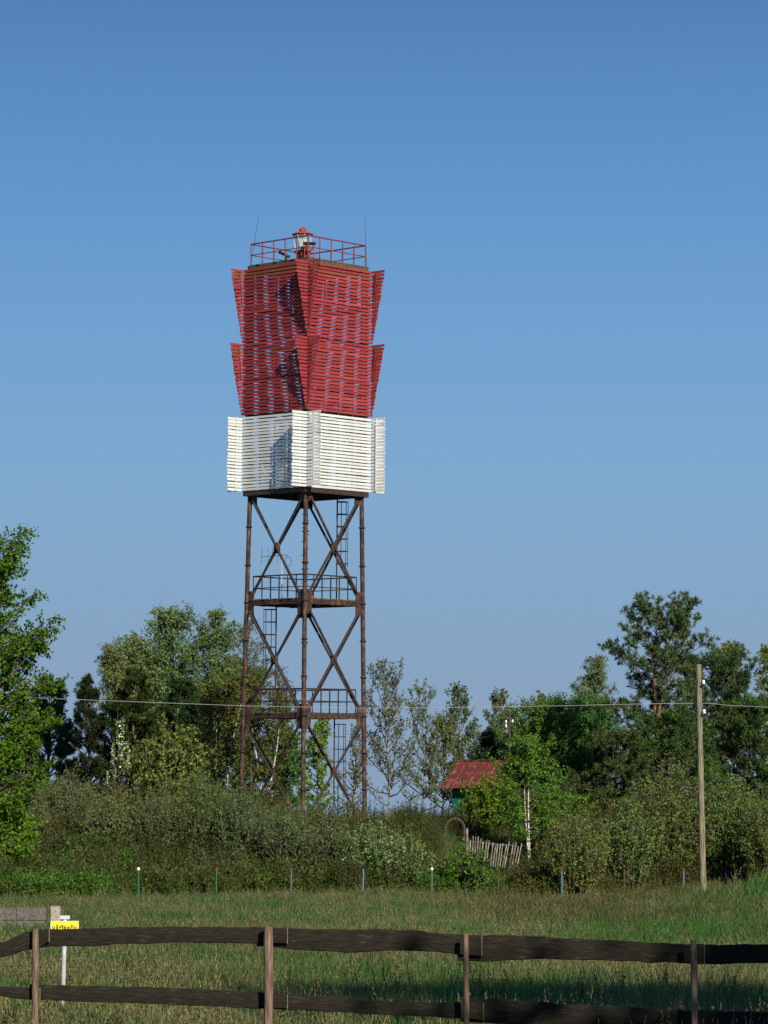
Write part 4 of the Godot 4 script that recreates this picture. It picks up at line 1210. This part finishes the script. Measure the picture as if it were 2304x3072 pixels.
func rail_fence():
	var o := thing("rail_fence", "dark weathered timber rail fence across the foreground", "fence", Vector3(0, 0, 0))
	# posts: slightly crooked poles on the near side of the rails
	var posts := [[-3.111, 1.25, 0.031], [-1.033, 1.268, 0.043], [0.729, 1.205, 0.026], [2.762, 1.15, 0.03], [4.75, 1.14, 0.032], [6.8, 1.13, 0.03], [-5.15, 0.95, 0.033]]
	rng.seed = 41
	for p in posts:
		var mb := MB.new()
		var pts := PackedVector3Array()
		var rad := PackedFloat32Array()
		for k in 13:
			var t := k / 12.0
			pts.append(Vector3(p[0] + rng.randf_range(-0.002, 0.002) + 0.01 * (1 - t), lerpf(-0.3, p[1], t), -26.985 + rng.randf_range(-0.002, 0.002)))
			rad.append(p[2] * rng.randf_range(0.96, 1.04) * (1.0 if k < 12 else 0.9))
		mb.tube(pts, rad, 10)
		part(o, "post", mb, M.post)
	for row in RAILS:
		var z := -float(row[0])
		var ctrl: Array = row[1]
		var top := Curve.new()
		var x0: float = ctrl[0][0]
		var x1: float = ctrl[ctrl.size() - 1][0]
		var n := int((x1 - x0) / 0.03)
		var mb := MB.new()
		var th := 0.042
		var prev := []
		var ph := rng.randf() * 10
		for k in n + 1:
			var x := lerpf(x0, x1, float(k) / n)
			var q := 0
			while q < ctrl.size() - 2 and x > ctrl[q + 1][0]: q += 1
			var f := clampf((x - ctrl[q][0]) / (ctrl[q + 1][0] - ctrl[q][0]), 0, 1)
			f = f * f * (3 - 2 * f) if ctrl.size() > 5 else f
			var wob := 0.0025 * sin(x * 17 + ph) + 0.0018 * sin(x * 41 + ph * 2)
			var yt: float = lerpf(ctrl[q][1], ctrl[q + 1][1], f) + wob + rng.randf_range(-0.0012, 0.0012)
			var yb: float = lerpf(ctrl[q][2], ctrl[q + 1][2], f) + 0.0025 * sin(x * 13 + ph * 3) + rng.randf_range(-0.0015, 0.0015)
			# section: chamfered plank
			var s := [Vector3(x, yb, z - th / 2), Vector3(x, yb + 0.008, z + th / 2 - 0.004), Vector3(x, lerpf(yb, yt, 0.5), z + th / 2 + 0.003), Vector3(x, yt - 0.008, z + th / 2 - 0.003), Vector3(x, yt, z + th / 2 - 0.012), Vector3(x, yt - 0.002, z - th / 2)]
			var mid := Vector3(x, (yt + yb) / 2, z)
			if k > 0:
				for e in 6:
					var a: Vector3 = prev[e]
					var b: Vector3 = s[e]
					var c: Vector3 = s[(e + 1) % 6]
					var d: Vector3 = prev[(e + 1) % 6]
					var vv: float = [0.0, 0.02, 0.1, 0.19, 0.2, 0.22][e]
					var nn := (b - a).cross(c - b).normalized()
					if nn.dot((b + c) / 2 - mid) < 0: nn = -nn
					mb.quad(a, b, c, d, nn, b.x - a.x, 0.08 if e in [1, 2] else 0.03, x + ph, vv + ph)
			prev = s
		for e in 2:
			var xx := x0 if e == 0 else x1
			var c: Array = ctrl[0] if e == 0 else ctrl[ctrl.size() - 1]
			mb.quad(Vector3(xx, c[2], z - th / 2), Vector3(xx, c[2], z + th / 2), Vector3(xx, c[1], z + th / 2 - 0.004), Vector3(xx, c[1], z - th / 2), Vector3(-1 if e == 0 else 1, 0, 0))
		var rl := part(o, "rail", mb, M.rail)
		# pale sawn end
		var en := MB.new()
		var cc: Array = ctrl[ctrl.size() - 1]
		en.abox(Vector3(x1 + 0.001, (cc[1] + cc[2]) / 2, z + 0.001), Vector3(0.006, (cc[1] - cc[2]) * 0.94, th * 0.9))
		part(rl, "sawn_end", en, M.railend)

func _ready():
	var cam := Camera3D.new()
	cam.name = "camera"
	add_child(cam)
	cam.position = Vector3(0, EYE, 0)
	cam.rotation_degrees = Vector3(rad_to_deg(atan(694.0 / 9000.0)), 0, 0)
	cam.fov = rad_to_deg(2.0 * atan(1536.0 / 9000.0))
	cam.far = 20000.0
	cam.current = true
	var env := Environment.new()
	env.background_mode = Environment.BG_SKY
	env.background_energy_multiplier = 0.8
	var sky := Sky.new()
	# clear spring sky: colour by height above the horizon only
	var knots := [[0.0, 0.25, 0.355, 0.5], [1.6, 0.238, 0.362, 0.525], [4.6, 0.215, 0.39, 0.6], [7.8, 0.163, 0.352, 0.62], [11.0, 0.115, 0.288, 0.575], [14.0, 0.084, 0.215, 0.475], [25.0, 0.052, 0.17, 0.43], [90.0, 0.03, 0.11, 0.34]]
	var im := Image.create(32, 2048, false, Image.FORMAT_RGBF)
	for y in 2048:
		var e := maxf(0.0, 90.0 - (y + 0.5) / 2048.0 * 180.0)
		var k := 0
		while k < knots.size() - 2 and e > knots[k + 1][0]: k += 1
		var f := clampf((e - knots[k][0]) / (knots[k + 1][0] - knots[k][0]), 0, 1)
		var c := Color(lerpf(knots[k][1], knots[k + 1][1], f), lerpf(knots[k][2], knots[k + 1][2], f), lerpf(knots[k][3], knots[k + 1][3], f))
		for x in 32: im.set_pixel(x, y, c)
	var sm := PanoramaSkyMaterial.new()
	sm.panorama = ImageTexture.create_from_image(im)
	sky.sky_material = sm
	env.sky = sky
	env.tonemap_mode = Environment.TONE_MAPPER_LINEAR
	env.tonemap_exposure = 1.28
	env.sdfgi_enabled = true; env.ssao_enabled = true; env.ssil_enabled = true
	var we := WorldEnvironment.new()
	we.name = "world_environment"
	we.environment = env
	add_child(we)
	var sun := DirectionalLight3D.new()
	sun.name = "sun"
	sun.light_energy = 1.6
	sun.light_color = Color(1.0, 0.955, 0.88)
	sun.light_angular_distance = 0.5
	sun.shadow_enabled = true
	add_child(sun)
	var az := deg_to_rad(25.5)
	var el := deg_to_rad(31.0)
	sun.look_at_from_position(Vector3.ZERO, -Vector3(sin(az) * cos(el), sin(el), cos(az) * cos(el)), Vector3.UP)
	make_materials()
	print("materials ", Time.get_ticks_msec())
	terrain()
	tower()
	cabin()
	print("tower ", Time.get_ticks_msec())
	plants()
	print("plants ", Time.get_ticks_msec())
	concrete_wall()
	small_fences()
	metal_posts()
	utility_pole()
	sign_post()
	rail_fence()
	undergrowth()
	meadow()
	print("meadow ", Time.get_ticks_msec())
